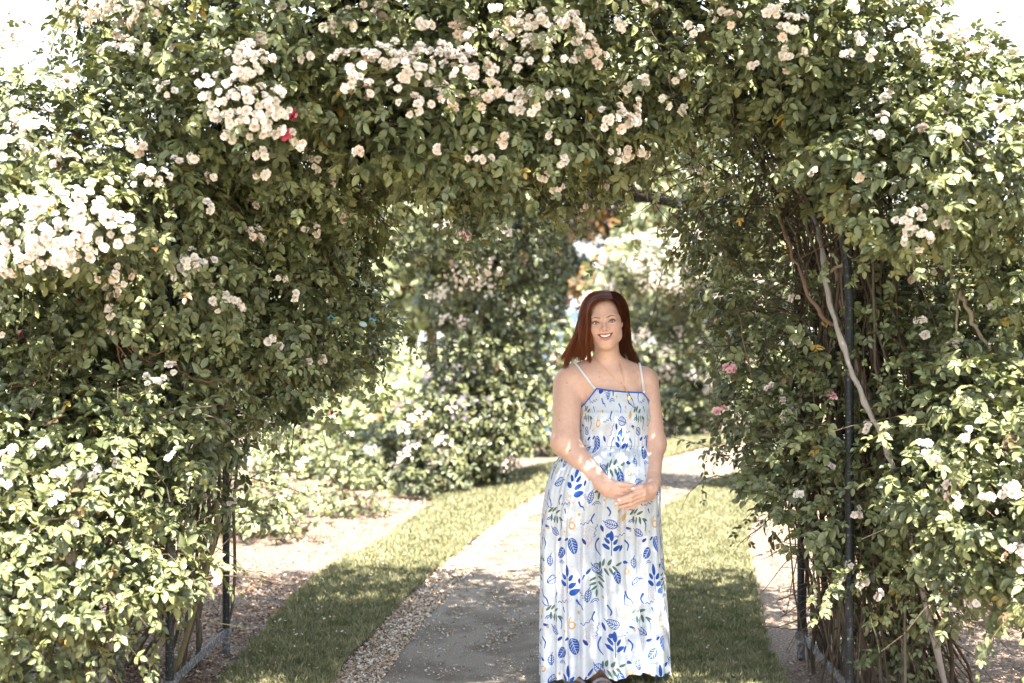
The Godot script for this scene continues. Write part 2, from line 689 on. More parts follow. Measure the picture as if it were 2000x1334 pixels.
func twigs(plant: Node3D, blobs: Array, count: int, length: float, s: Shape = null) -> void:
	var sh := Shape.new()
	for i in count:
		var b = blobs[rng.randi() % blobs.size()]
		var u := rand_unit()
		var p: Vector3 = b[0] + u * b[1] * rng.randf_range(0.2, 0.85) - plant.position
		var d := (u * 0.6 + rand_unit() * 0.8 + Vector3.UP * 0.2).normalized()
		var pts := [p]
		var n := 5
		for k in n:
			d = (d + rand_unit() * 0.35 + Vector3.DOWN * 0.12).normalized()
			p += d * length / n * rng.randf_range(0.7, 1.3)
			pts.append(p)
		var tone := rng.randf()
		var col := Color(0.10, 0.065, 0.045).lerp(Color(0.24, 0.19, 0.15), tone) if rng.randf() < 0.7 else Color(0.13, 0.14, 0.06)
		sh.tube(pts, taper(n + 1, rng.randf_range(0.002, 0.0042), 0.0012), 4, col, false)
	var o := put("twigs", sh.mesh(M.bark), plant)
	o.set_meta("kind", "stuff")


# ---------------------------------------------------------------- the iron hoops
func arch_frame(label: String, c: Vector3, side: Vector3, along: Vector3, half: float, spring: float, gap: float, group: String, extra := []) -> Node3D:
	var t := thing("rose_arch_frame", label, "garden arch", c, group)
	var rows := []
	for h in 2:
		var at := along * (gap * (h - 0.5))
		var pts := []
		var rad := []
		var line := []
		for k in 6:
			line.append(at - side * half + Vector3.UP * spring * k / 6.0)
		for k in 25:
			var a := PI - PI * k / 24.0
			line.append(at + side * half * cos(a) + Vector3.UP * (spring + half * sin(a)))
		for k in 6:
			line.append(at + side * half + Vector3.UP * spring * (5 - k) / 6.0)
		var s := Shape.new()
		s.tube(line, taper(line.size(), 0.0165, 0.0165), 10)
		put("hoop", s.mesh(M.iron), t)
		rows.append(line)
		for sd: float in [-1.0, 1.0]:
			var foot: Vector3 = at + side * half * sd
			var f := Shape.new()
			f.tube([foot, foot + Vector3.UP * 0.10], [0.0185, 0.0185], 10)
			put("sleeve", f.mesh(M.zinc), t)
			var k := Shape.new()
			k.tube([foot + Vector3.UP * 0.098, foot + Vector3.UP * 0.104, foot + Vector3.UP * 0.128, foot + Vector3.UP * 0.134], [0.021, 0.027, 0.027, 0.021], 12)
			put("collar", k.mesh(M.zinc), t)
	for sd: float in [-1.0, 1.0]:
		var a: Vector3 = along * (-gap * 0.5) + side * half * sd + Vector3.UP * 0.116
		var b: Vector3 = along * (gap * 0.5) + side * half * sd + Vector3.UP * 0.116
		var s := Shape.new()
		var x: Vector3 = (b - a).normalized()
		s.box(Transform3D(Basis(x, Vector3.UP, x.cross(Vector3.UP)), (a + b) * 0.5), Vector3((b - a).length() - 0.05, 0.034, 0.008))
		put("low_bar", s.mesh(M.zinc), t)
	for k in [8, 12, 18, 24, 28]:
		var s := Shape.new()
		s.tube([rows[0][k], rows[1][k]], [0.009, 0.009], 8)
		put("cross_bar", s.mesh(M.iron), t)
	return t


# ---------------------------------------------------------------- ground
# a strip between two edge lines (world points), with a cut edge when it is raised
func strip(called: String, lft: Array, rgt: Array, h: float, mat: Material, skirt: Material, cols := 6, rough := 0.0) -> Array:
	var s := Shape.new()
	var l := smooth(lft, 8)
	var r := smooth(rgt, 8)
	var m := mini(l.size(), r.size())
	for i in m:
		for k in cols + 1:
			var p: Vector3 = l[i].lerp(r[i], float(k) / cols)
			if k == 0 or k == cols:
				p += Vector3(lumps.get_noise_2d(p.x * 4.0, p.z * 4.0), 0, 0) * rough
			s.vert(Vector3(p.x, h + lumps.get_noise_2d(p.x * 2.0, p.z * 2.0) * 0.008 * (1.0 if h > 0.02 else 0.0), p.z), Vector3.UP)
	for i in m - 1:
		for k in cols:
			var a := i * (cols + 1) + k
			s.quad(a, a + 1, a + cols + 2, a + cols + 1)
	var o := put(called, s.mesh(mat))
	tag(o, "", "", "", "structure")
	if skirt:
		var e := Shape.new()
		for k in [0, cols]:
			for i in m - 1:
				var p: Vector3 = s.v[i * (cols + 1) + k]
				var q: Vector3 = s.v[(i + 1) * (cols + 1) + k]
				var nn := (q - p).cross(Vector3.UP).normalized() * (1.0 if k else -1.0)
				var low := nn * 0.006
				var a := e.vert(p, nn)
				var b := e.vert(q, nn)
				var c := e.vert(Vector3(q.x, -0.02, q.z) + low, nn)
				var d := e.vert(Vector3(p.x, -0.02, p.z) + low, nn)
				e.quad(a, b, c, d)
		put("cut_edge", e.mesh(skirt), o)
	return [l, r, o]


func build_ground() -> void:
	var g := Shape.new()
	# one sheet to the horizon: finer near the garden
	var w := 400.0
	g.quad(g.vert(Vector3(-w, 0, w), Vector3.UP), g.vert(Vector3(w, 0, w), Vector3.UP), g.vert(Vector3(w, 0, -w), Vector3.UP), g.vert(Vector3(-w, 0, -w), Vector3.UP))
	tag(put("ground", g.mesh(M.field)), "", "", "", "structure")
	# bare beds either side of the walk
	strip("bed", [Vector3(-9, 0, 3), Vector3(-9, 0, -4), Vector3(-8, 0, -10), Vector3(-7, 0, -16), Vector3(-5, 0, -22)], [Vector3(7, 0, 3), Vector3(7, 0, -4), Vector3(8, 0, -10), Vector3(9.5, 0, -16), Vector3(12, 0, -22)], 0.004, M.bed, null, 8)
	# path: left edge, right edge, from behind the camera to where it bends away
	var pl := [Vector3(-0.95, 0, 2), Vector3(-0.85, 0, -2.5), ground_at(648, 1334), ground_at(840, 1130), ground_at(1000, 1000), ground_at(1062, 966), ground_at(1200, 917), ground_at(1320, 893), ground_at(1445, 868), ground_at(1720, 838)]
	var pr := [Vector3(0.42, 0, 2), Vector3(0.45, 0, -2.5), ground_at(1245, 1334), ground_at(1258, 1130), ground_at(1305, 1012), ground_at(1342, 985), ground_at(1400, 950), ground_at(1452, 933), ground_at(1560, 915), ground_at(1900, 880)]
	var path := strip("path", pl, pr, 0.008, M.path, null, 8)
	# two grass verges
	var gl := [Vector3(-1.25, 0, 2), Vector3(-1.25, 0, -2.5), ground_at(440, 1345), ground_at(620, 1140), ground_at(760, 1058), ground_at(880, 975), ground_at(962, 940), ground_at(1064, 920), ground_at(1290, 872), ground_at(1440, 850), ground_at(1720, 822)]
	var gr := [Vector3(-0.93, 0, 2), Vector3(-0.83, 0, -2.5), ground_at(652, 1334), ground_at(843, 1130), ground_at(915, 1070), ground_at(1003, 1000), ground_at(1030, 984), ground_at(1065, 967), ground_at(1320, 892), ground_at(1445, 867), ground_at(1720, 837)]
	var lawn_l := strip("lawn", gl, gr, 0.045, M.lawn, M.soil, 6, 0.02)
	var hl := [Vector3(0.45, 0, 2), Vector3(0.48, 0, -2.5), ground_at(1245, 1334), ground_at(1258, 1130), ground_at(1303, 1012), ground_at(1340, 985), ground_at(1400, 951), ground_at(1452, 934), ground_at(1560, 916), ground_at(1900, 881)]
	var hr := [Vector3(1.1, 0, 2), Vector3(1.1, 0, -2.5), ground_at(1522, 1334), ground_at(1478, 1200), ground_at(1460, 1100), ground_at(1456, 1045), ground_at(1495, 1000), ground_at(1545, 965), ground_at(1660, 935), ground_at(1990, 890)]
	var lawn_r := strip("lawn", hl, hr, 0.045, M.lawn, M.soil, 6, 0.02)
	# grass blades
	var tufts := []
	for k in 4:
		var s := Shape.new()
		for i in 9:
			var p := Vector3(rng.randf_range(-0.014, 0.014), 0, rng.randf_range(-0.014, 0.014))
			var lean := Vector3(rng.randf_range(-1, 1), 0, rng.randf_range(-1, 1)) * 0.7
			var hgt := rng.randf_range(0.014, 0.034)
			var sd := Vector3(rng.randf_range(-1, 1), 0, rng.randf_range(-1, 1)).normalized() * 0.0016
			var tone := rng.randf_range(0.75, 1.3)
			var dry := Color(1.5, 1.15, 0.9) if rng.randf() < 0.2 else Color(1, 1, 1)
			var nn := (Vector3.UP * 0.6 + sd.cross(Vector3.UP).normalized()).normalized()
			var a := s.vert(p - sd, nn, dry * tone)
			var b := s.vert(p + sd, nn, dry * tone)
			var c := s.vert(p + lean * hgt * 0.35 + Vector3.UP * hgt * 0.6 + sd * 0.7, nn, dry * tone)
			var d := s.vert(p + lean * hgt * 0.35 + Vector3.UP * hgt * 0.6 - sd * 0.7, nn, dry * tone)
			var e := s.vert(p + lean * hgt + Vector3.UP * hgt * 0.85, nn, dry * tone * 1.1)
			s.quad(a, b, c, d)
			s.tri(d, c, e)
		tufts.append(s.mesh(M.blade))
	for side in [lawn_l, lawn_r]:
		var where := [[], [], [], []]
		var tints := [[], [], [], []]
		var l: Array = side[0]
		var r: Array = side[1]
		for i in mini(l.size(), r.size()) - 1:
			var mid: Vector3 = (l[i] + r[i]) * 0.5
			if mid.z > -3.2 or mid.z < -19.0:
				continue
			var area: float = (r[i] - l[i]).length() * ((l[i + 1] + r[i + 1]) * 0.5 - mid).length()
			var dens := 5200.0 * clampf(5.0 / -mid.z, 0.3, 1.0)
			for k in int(area * dens):
				var u := rng.randf_range(-0.012, 1.012)
				var f := rng.randf()
				var p: Vector3 = l[i].lerp(l[i + 1], f).lerp(r[i].lerp(r[i + 1], f), u)
				p += Vector3(lumps.get_noise_2d(p.x * 4.0, p.z * 4.0), 0, 0) * (0.035 if u < 0.06 or u > 0.94 else 0.0)
				p.y = 0.043
				var big := rng.randf_range(0.6, 1.3) * (1.4 if rng.randf() < 0.04 else 1.0) * clampf(-p.z / 7.0, 1.0, 1.8)
				var q := rng.randi() % 4
				where[q].append(Transform3D(Basis(Vector3.UP, rng.randf() * TAU).scaled(Vector3.ONE * big), p))
				var patch := gaps.get_noise_2d(p.x * 3.0, p.z * 3.0) * 0.5 + 0.5
				tints[q].append(Color(0.155, 0.172, 0.080).lerp(Color(0.36, 0.325, 0.20), clampf(patch * 1.5 - 0.45 + rng.randf() * 0.3, 0, 1)))
		for q in 4:
			multi("grass", tufts[q], where[q], tints[q], side[2])
	# fallen petals and dry leaves
	var bits := []
	for k in 5:
		var s := Shape.new()
		var r := 0.0075
		var ctr := s.vert(Vector3.ZERO, Vector3.UP, Color(0.9, 0.9, 0.9))
		var ring := []
		var bend := rng.randf_range(0.2, 0.7)
		for i in 6:
			var a := TAU * i / 6
			var rr := r * rng.randf_range(0.7, 1.2)
			ring.append(s.vert(Vector3(cos(a) * rr, absf(cos(a)) * rr * bend, sin(a) * rr * 0.7), Vector3(-cos(a) * bend, 1, 0).normalized(), Color.WHITE * rng.randf_range(0.85, 1.15)))
		for i in 6:
			s.tri(ctr, ring[i], ring[(i + 1) % 6])
		bits.append(s.mesh(M.litter))
	var lw := [[], [], [], [], []]
	var lt := [[], [], [], [], []]
	var pale := [Color(0.66, 0.57, 0.48), Color(0.52, 0.42, 0.33), Color(0.76, 0.69, 0.60), Color(0.42, 0.29, 0.19), Color(0.32, 0.21, 0.14), Color(0.58, 0.42, 0.26)]
	var l2: Array = path[0]
	var r2: Array = path[1]
	var drop := func(p: Vector3, brown: float, big: float) -> void:
		var q := rng.randi() % 5
		var b := Basis(Vector3.UP, rng.randf() * TAU) * Basis(Vector3.RIGHT, rng.randf_range(-0.5, 0.5)) * Basis(Vector3.FORWARD, rng.randf_range(-0.5, 0.5))
		lw[q].append(Transform3D(b.scaled(Vector3.ONE * big * rng.randf_range(0.55, 1.25)), p))
		var col: Color = pale[rng.randi() % 6]
		lt[q].append(col.lerp(Color(0.17, 0.09, 0.05), brown * (0.35 + 0.65 * rng.randf())))
	for i in l2.size() - 1:
		var mid: Vector3 = (l2[i] + r2[i]) * 0.5
		if mid.z > -3.4 or mid.z < -17:
			continue
		var len: float = ((l2[i + 1] + r2[i + 1]) * 0.5 - mid).length()
		var thin := clampf(6.0 / -mid.z, 0.35, 1.0)
		for k in int(len * 4200 * thin):      # drift along the left edge
			var u := 0.005 + 0.16 * pow(rng.randf(), 1.3)
			var f := rng.randf()
			var p: Vector3 = l2[i].lerp(l2[i + 1], f).lerp(r2[i].lerp(r2[i + 1], f), u)
			p.y = 0.011 + 0.02 * pow(rng.randf(), 2) * (1.0 - u / 0.17)
			drop.call(p, 0.15, clampf(-p.z / 6.0, 1.0, 1.6))
		for k in int(len * 5200 * thin):      # strewn over the path in patches
			var u := rng.randf()
			var f := rng.randf()
			var p: Vector3 = l2[i].lerp(l2[i + 1], f).lerp(r2[i].lerp(r2[i + 1], f), u)
			var patch := gaps.get_noise_2d(p.x * 2.2 + 9.0, p.z * 1.6) + 0.45 * (u - 0.5)
			if patch < 0.06 and rng.randf() < 0.84:
				continue
			p.y = 0.011
			drop.call(p, 0.35, clampf(-p.z / 6.0, 0.8, 1.4) * rng.randf_range(0.45, 1.1))
	for i in 70000:                            # the beds
		var d := 3.4 + 9.0 * pow(rng.randf(), 1.6)
		var x := rng.randf_range(-2.3, -0.15) if rng.randf() < 0.6 else rng.randf_range(1.15, 2.9)
		var p := Vector3(x * (1.0 if d < 7 else d / 7.0), 0.008 + 0.012 * rng.randf(), -d)
		if x > 0 and p.x < 1.3 + (d - 5.0) * 0.16:
			continue
		if x < 0 and p.x > -1.2 + maxf(0.0, d - 6.5) * 0.22:
			continue
		if gaps.get_noise_2d(p.x * 1.5, p.z * 1.5 + 40.0) < -0.05 and rng.randf() < 0.75:
			continue
		drop.call(p, 0.75, clampf(d / 6.0, 1.0, 1.7))
	for i in 26000:                            # thick brown litter under the arch legs
		var lf := rng.randf() < 0.6
		var p := Vector3(rng.randf_range(-2.1, -1.16) if lf else rng.randf_range(1.2, 2.3), 0.009 + 0.014 * rng.randf(), -rng.randf_range(3.9, 7.0))
		if lf and p.x > -1.2 + maxf(0.0, -p.z - 6.5) * 0.22 or not lf and (p.x < 1.22 + (-p.z - 5.0) * 0.2 or rng.randf() < 0.55):
			continue
		if gaps.get_noise_2d(p.x * 2.5, p.z * 2.5 + 11.0) < -0.12 and rng.randf() < 0.8:
			continue
		drop.call(p, 1.0, rng.randf_range(0.9, 1.7))
	for i in 1500:                             # a few on the grass
		var j := rng.randi_range(0, 80)
		var sd: Array = lawn_l if rng.randf() < 0.6 else lawn_r
		var l: Array = sd[0]
		var r: Array = sd[1]
		j = j % (mini(l.size(), r.size()) - 1)
		var p: Vector3 = l[j].lerp(r[j], rng.randf()).lerp(l[j + 1], rng.randf() * 0.5)
		if p.z > -3.4:
			continue
		p.y = 0.066
		drop.call(p, 0.1, 1.0)
	var litter := Node3D.new()
	litter.name = "petal_litter"
	add_child(litter)
	tag(litter, "dry petals and leaves fallen over path, verges and beds", "petals", "", "stuff")
	for q in 5:
		multi("petals", bits[q], lw[q], lt[q], litter)


# ---------------------------------------------------------------- the woman
const STAND := Vector3(0.387, 0, -4.78)      # where she stands
var bones: Array = []                          # [a, b, radius a, radius b, set]
var head_from := Transform3D()                 # from her own axes to those of the head
var head_to := Transform3D()


# a point of her body in her own axes, from where it lies in the picture and how far it is in front of her middle
func pp(x: float, y: float, z: float) -> Vector3:
	return P(x, y, 4.78 - z) - STAND


func ph(x: float, y: float, z: float) -> Vector3:
	return pp(x, y, z + 0.034)


func bone(a: Vector3, b: Vector3, ra: float, rb: float, of_set := 0) -> void:
	bones.append([a, b, ra, rb, of_set])


func finger(pts: Array, ra: float, rb: float, of_set: int) -> void:
	for i in pts.size() - 1:
		var m := pts.size() - 1.0
		bone(pts[i], pts[i + 1], lerpf(ra, rb, i / m), lerpf(ra, rb, (i + 1) / m), of_set)


static func smin(a: float, b: float, k: float) -> float:
	var h := maxf(k - absf(a - b), 0.0) / k
	return minf(a, b) - h * h * k * 0.25


static func cap(p: Vector3, a: Vector3, b: Vector3, ra: float, rb: float) -> float:
	var ab := b - a
	var t := clampf((p - a).dot(ab) / maxf(ab.length_squared(), 1e-9), 0.0, 1.0)
	return (p - a - ab * t).length() - lerpf(ra, rb, t)


static func ell(p: Vector3, r: Vector3) -> float:
	var k0 := (p / r).length()
	var k1 := (p / (r * r)).length()
	return k0 * (k0 - 1.0) / maxf(k1, 1e-6)


# the head, in its own axes: y up, z out of the face
func head_field(p: Vector3) -> float:
	var m := Vector3(absf(p.x), p.y, p.z)
	var d := ell(p - Vector3(0, 0.028, -0.014), Vector3(0.072, 0.090, 0.0985))
	d = smin(d, ell(p - Vector3(0, -0.036, 0.022), Vector3(0.0635, 0.072, 0.065)), 0.035)
	if p.z > -0.04:
		d = smin(d, ell(p - Vector3(0, -0.094, 0.060), Vector3(0.026, 0.020, 0.022)), 0.03)
		d = smin(d, (m - Vector3(0.0425, -0.060, 0.024)).length() - 0.0175, 0.03)
		d = smin(d, (m - Vector3(0.0395, -0.022, 0.060)).length() - 0.021, 0.026)
		d = smin(d, cap(m, Vector3(0.044, 0.026, 0.070), Vector3(0.012, 0.018, 0.0825), 0.0040, 0.0045), 0.03)
		d = smin(d, (p - Vector3(0, -0.056, 0.062)).length() - 0.032, 0.03)
		d = smin(d, (m - Vector3(0.021, -0.014, 0.070)).length() - 0.0185, 0.022)
		# eye sockets, then lids round the eyeballs
		var so := 0.0118 - (m - Vector3(0.0325, 0.003, 0.096)).length()
		d = -smin(-d, -so, 0.018)
		d = smin(d, cap(m, Vector3(0.0465, 0.0035, 0.0770), Vector3(0.0330, 0.0098, 0.0845), 0.0030, 0.0036), 0.004)
		d = smin(d, cap(m, Vector3(0.0330, 0.0098, 0.0845), Vector3(0.0195, 0.0030, 0.0820), 0.0036, 0.0028), 0.004)
		d = smin(d, cap(m, Vector3(0.0460, 0.0015, 0.0770), Vector3(0.0330, -0.0040, 0.0835), 0.0028, 0.0034), 0.005)
		d = smin(d, cap(m, Vector3(0.0330, -0.0040, 0.0835), Vector3(0.0200, 0.0005, 0.0820), 0.0034, 0.0028), 0.005)
		# nose
		d = smin(d, cap(p, Vector3(0, 0.014, 0.085), Vector3(0, -0.024, 0.106), 0.0068, 0.0105), 0.012)
		d = smin(d, (m - Vector3(0.0125, -0.028, 0.0945)).length() - 0.0078, 0.008)
		d = -smin(-d, (m - Vector3(0.0065, -0.0355, 0.1015)).length() - 0.0032, 0.003)
		# smiling lips with a parted mouth
		d = smin(d, cap(m, Vector3(0, -0.0465, 0.0955), Vector3(0.0310, -0.0440, 0.0800), 0.0045, 0.0030), 0.006)
		d = smin(d, cap(m, Vector3(0, -0.0688, 0.0920), Vector3(0.0170, -0.0645, 0.0880), 0.0058, 0.0045), 0.007)
		d = smin(d, cap(m, Vector3(0.0170, -0.0645, 0.0880), Vector3(0.0310, -0.0460, 0.0800), 0.0045, 0.0028), 0.007)
		var gap := minf(cap(m, Vector3(0, -0.0570, 0.0990), Vector3(0.0150, -0.0545, 0.0945), 0.0064, 0.0060), cap(m, Vector3(0.0150, -0.0545, 0.0945), Vector3(0.0290, -0.0465, 0.0850), 0.0060, 0.0024))
		d = -smin(-d, gap, 0.003)
	# ears
	if m.x > 0.05 and p.y > -0.06 and p.y < 0.06:
		var e := cap(m, Vector3(0.0730, 0.012, -0.022), Vector3(0.0680, -0.022, -0.012), 0.0080, 0.0060)
		e = -smin(-e, cap(m, Vector3(0.0800, 0.012, -0.008), Vector3(0.0750, -0.008, -0.003), 0.0050, 0.0040), 0.004)
		d = smin(d, e, 0.006)
	return d


func field(p: Vector3, near: Array) -> float:
	var d := 9.0
	var left := 9.0
	var right := 9.0
	for i in near:
		var b = bones[i]
		var c := cap(p, b[0], b[1], b[2], b[3])
		match b[4]:
			0: d = smin(d, c, 0.035)
			1: left = smin(left, c, 0.007)
			2: right = smin(right, c, 0.007)
	if left < 9.0:
		d = smin(d, left, 0.012)
	if right < 9.0:
		d = smin(d, right, 0.012) if left > 8.0 or p.x > 0.19 else minf(d, right)
	var q := head_from * p
	if q.length() < 0.17:
		d = smin(d, head_field(q), 0.018)
	return d


func near_bones(c: Vector3, reach: float) -> Array:
	var out := []
	for i in bones.size():
		var b = bones[i]
		if cap(c, b[0], b[1], b[2], b[3]) < reach:
			out.append(i)
	return out


# surface nets on a grid of step h inside a box, skipping blocks that the surface does not reach
func nets(s: Shape, lo: Vector3, hi: Vector3, h: float, paint: Callable, keep: Callable) -> void:
	var cells := {}
	var edges := []
	var bs := h * 4.0
	var n := ((hi - lo) / bs).ceil()
	var vals := PackedFloat32Array()
	vals.resize(125)
	for bx in int(n.x):
		for by in int(n.y):
			for bz in int(n.z):
				var o := lo + Vector3(bx, by, bz) * bs
				var c := o + Vector3.ONE * bs * 0.5
				if not keep.call(c):
					continue
				var near := near_bones(c, bs * 1.8 + 0.037)
				var q := head_from * c
				if near.is_empty() and q.length() > 0.17:
					continue
				if absf(field(c, near)) > bs * 1.1:
					continue
				for i in 5:
					for j in 5:
						for k in 5:
							vals[i * 25 + j * 5 + k] = field(o + Vector3(i, j, k) * h, near)
				for i in 4:
					for j in 4:
						for k in 4:
							var a := i * 25 + j * 5 + k
							var v0 := vals[a]
							var mask := 0
							var sum := Vector3.ZERO
							var cnt := 0
							for e in 12:
								var ax := e >> 2
								var u := e & 1
								var w := (e >> 1) & 1
								var ca := 0
								var step := 0
								var base := Vector3.ZERO
								if ax == 0:
									ca = a + u * 5 + w
									step = 25
									base = Vector3(0, u, w)
								elif ax == 1:
									ca = a + u * 25 + w
									step = 5
									base = Vector3(u, 0, w)
								else:
									ca = a + u * 25 + w * 5
									step = 1
									base = Vector3(u, w, 0)
								var f0 := vals[ca]
								var f1 := vals[ca + step]
								if (f0 < 0.0) != (f1 < 0.0):
									base[ax] += f0 / (f0 - f1)
									sum += base
									cnt += 1
									if u == 0 and w == 0:
										mask |= 1 << ax
							if cnt == 0:
								continue
							var p := o + (Vector3(i, j, k) + sum / cnt) * h
							var g := 0.0008
							var f := field(p, near)
							var nn := Vector3(field(p + Vector3(g, 0, 0), near) - f, field(p + Vector3(0, g, 0), near) - f, field(p + Vector3(0, 0, g), near) - f).normalized()
							p -= nn * clampf(f, -h, h)
							var key := Vector3i(bx * 4 + i, by * 4 + j, bz * 4 + k)
							cells[key] = s.vert(p, nn, paint.call(p, nn))
							if mask:
								edges.append([key, mask])
	for e in edges:
		var k: Vector3i = e[0]
		for ax in 3:
			if not (e[1] >> ax) & 1:
				continue
			var u := Vector3i.ZERO
			var w := Vector3i.ZERO
			u[(ax + 1) % 3] = 1
			w[(ax + 2) % 3] = 1
			if cells.has(k - u) and cells.has(k - w) and cells.has(k - u - w):
				s.quad(cells[k], cells[k - u], cells[k - u - w], cells[k - w])


var moles: Array = []


func skin(p: Vector3, nn: Vector3) -> Color:
	var col := Color(0.650, 0.405, 0.310)
	var v := lumps.get_noise_3dv(p * 14.0) * 0.10 + gaps.get_noise_3dv(p * 45.0) * 0.10
	col = Color(col.r * (1.0 + v * 0.6), col.g * (1.0 + v), col.b * (1.0 + v))
	var q := head_from * p
	if q.length() < 0.16 and q.z > 0.0:
		var m := Vector3(absf(q.x), q.y, q.z)
		var blush := exp(-(m - Vector3(0.038, -0.022, 0.075)).length_squared() / 0.0005)
		blush = maxf(blush, 0.8 * exp(-(m - Vector3(0, -0.026, 0.112)).length_squared() / 0.0002))
		col = col.lerp(Color(0.60, 0.26, 0.20), blush * 0.45)
		var fl := Vector3(m.x, m.y, 0)
		var lip := minf(cap(fl, Vector3(0, -0.0470, 0), Vector3(0.0310, -0.0450, 0), 0.0044, 0.0016), minf(cap(fl, Vector3(0, -0.0695, 0), Vector3(0.0170, -0.0652, 0), 0.0058, 0.0046), cap(fl, Vector3(0.0170, -0.0652, 0), Vector3(0.0305, -0.0470, 0), 0.0046, 0.0016)))
		col = col.lerp(Color(0.47, 0.150, 0.145), clampf(0.5 - lip / 0.002, 0.0, 1.0) * 0.9)
		var slit := minf(cap(fl, Vector3(0, -0.0570, 0), Vector3(0.0150, -0.0545, 0), 0.0052, 0.0048), cap(fl, Vector3(0.0150, -0.0545, 0), Vector3(0.0290, -0.0465, 0), 0.0048, 0.0016))
		col = col.lerp(Color(0.13, 0.03, 0.025), clampf(0.5 - slit / 0.0015, 0.0, 1.0))
		# lash lines and brows
		var lid := minf(cap(fl, Vector3(0.0480, 0.0035, 0), Vector3(0.0335, 0.0085, 0), 0.0010, 0.0013), cap(fl, Vector3(0.0335, 0.0085, 0), Vector3(0.0195, 0.0015, 0), 0.0013, 0.0008))
		col = col.lerp(Color(0.05, 0.028, 0.02), clampf(0.9 - lid / 0.0022, 0.0, 1.0))
		var low := minf(cap(fl, Vector3(0.0470, 0.0015, 0), Vector3(0.0335, -0.0030, 0), 0.0006, 0.0006), cap(fl, Vector3(0.0335, -0.0030, 0), Vector3(0.0200, 0.0000, 0), 0.0006, 0.0006))
		col = col.lerp(Color(0.16, 0.08, 0.06), clampf(0.9 - low / 0.0018, 0.0, 1.0) * 0.7)
		var lidc := cap(fl, Vector3(0.0440, 0.0115, 0), Vector3(0.0220, 0.0095, 0), 0.003, 0.003)
		col = col.lerp(Color(0.36, 0.19, 0.14), clampf(0.6 - lidc / 0.004, 0.0, 1.0) * 0.45)
		var br := minf(cap(fl, Vector3(0.0130, 0.0195, 0), Vector3(0.0330, 0.0270, 0), 0.0024, 0.0024), cap(fl, Vector3(0.0330, 0.0270, 0), Vector3(0.0520, 0.0200, 0), 0.0022, 0.0006))
		col = col.lerp(Color(0.15, 0.065, 0.04), clampf(0.6 - br / 0.0030, 0.0, 1.0) * 0.35)
		if m.z > 0.096 and (m - Vector3(0.0065, -0.0355, 0.1015)).length() < 0.0042:
			col = col.lerp(Color(0.16, 0.06, 0.05), 0.7)
	for mo in moles:
		if (p - mo).length_squared() < 0.000009:
			col = col.lerp(Color(0.30, 0.14, 0.09), 0.75)
	return col


# where a line of sight meets her skin, in her own axes
func on_skin(x: float, y: float, above := 0.0) -> Vector3:
	var z := 0.2
	for i in 60:
		var p := pp(x, y, z)
		var d := field(p, near_bones(p, 0.3))
		if d < 0.0012:
			break
		z -= clampf(d * 0.8, 0.001, 0.04)
		if z < -0.12:
			z = -0.045
			break
	return pp(x, y, z + above)


# ---- the print of the dress
var cloth: Image


func dab(p: Vector2, col: Color, a: float) -> void:
	var w := cloth.get_width()
	var x := posmod(int(p.x), w)
	var y := posmod(int(p.y), w)
	cloth.set_pixel(x, y, cloth.get_pixel(x, y).lerp(col, a))


func ink_line(pts: Array, w0: float, w1: float, col: Color, k: float) -> void:
	for i in pts.size() - 1:
		var a: Vector2 = pts[i] * k
		var b: Vector2 = pts[i + 1] * k
		var wa := lerpf(w0, w1, float(i) / (pts.size() - 1)) * k * 0.5
		var wb := lerpf(w0, w1, float(i + 1) / (pts.size() - 1)) * k * 0.5
		var m := maxf(wa, wb) + 1.0
		for y in range(int(minf(a.y, b.y) - m), int(maxf(a.y, b.y) + m) + 1):
			for x in range(int(minf(a.x, b.x) - m), int(maxf(a.x, b.x) + m) + 1):
				var p := Vector2(x, y)
				var t := clampf((p - a).dot(b - a) / maxf((b - a).length_squared(), 0.01), 0, 1)
				var d := (p - a.lerp(b, t)).length() - lerpf(wa, wb, t)
				if d < 0.7:
					dab(p, col, clampf(0.7 - d, 0, 1))


func ink_leaf(c: Vector2, length: float, width: float, ang: float, col: Color, k: float, veins := 0, hollow := false) -> void:
	var dir := Vector2(cos(ang), sin(ang))
	var m := length * 0.5 * k + 2
	for y in range(int(c.y * k - m), int(c.y * k + m) + 1):
		for x in range(int(c.x * k - m), int(c.x * k + m) + 1):
			var q := (Vector2(x, y) - c * k) / k
			var u := q.dot(dir) / (length * 0.5)
			if absf(u) >= 1.0:
				continue
			var v := absf(q.dot(Vector2(-dir.y, dir.x)))
			var half := width * 0.5 * pow(1.0 - u * u, 0.62) * (1.0 - 0.18 * u)
			var d := (v - half) * k
			if d > 0.7:
				continue
			if hollow and v < half - 1.5 and v > 0.8 and absf(fposmod(u * length * 0.5 + v * 0.8, 4.4) - 2.2) > 0.8:
				continue
			if veins and (v < 0.55 or (v < half * 0.8 and absf(fposmod(u * length * 0.5 - v * 0.9, 6.0) - 3.0) < 0.55 and u < 0.7)):
				continue
			dab(Vector2(x, y), col, clampf(0.7 - d, 0, 1))


func arc(c: Vector2, r: float, a0: float, a1: float, wob := 0.0) -> Array:
	var out := []
	for i in 13:
		var a := lerpf(a0, a1, i / 12.0)
		out.append(c + Vector2(cos(a), sin(a)) * (r + wob * sin(i * 2.6)))
	return out


func wave(a: Vector2, b: Vector2, amp: float, turns: float) -> Array:
	var out := []
	var nn := (b - a).orthogonal().normalized()
	for i in 17:
		var t := i / 16.0
		out.append(a.lerp(b, t) + nn * amp * sin(t * turns * TAU))
	return out


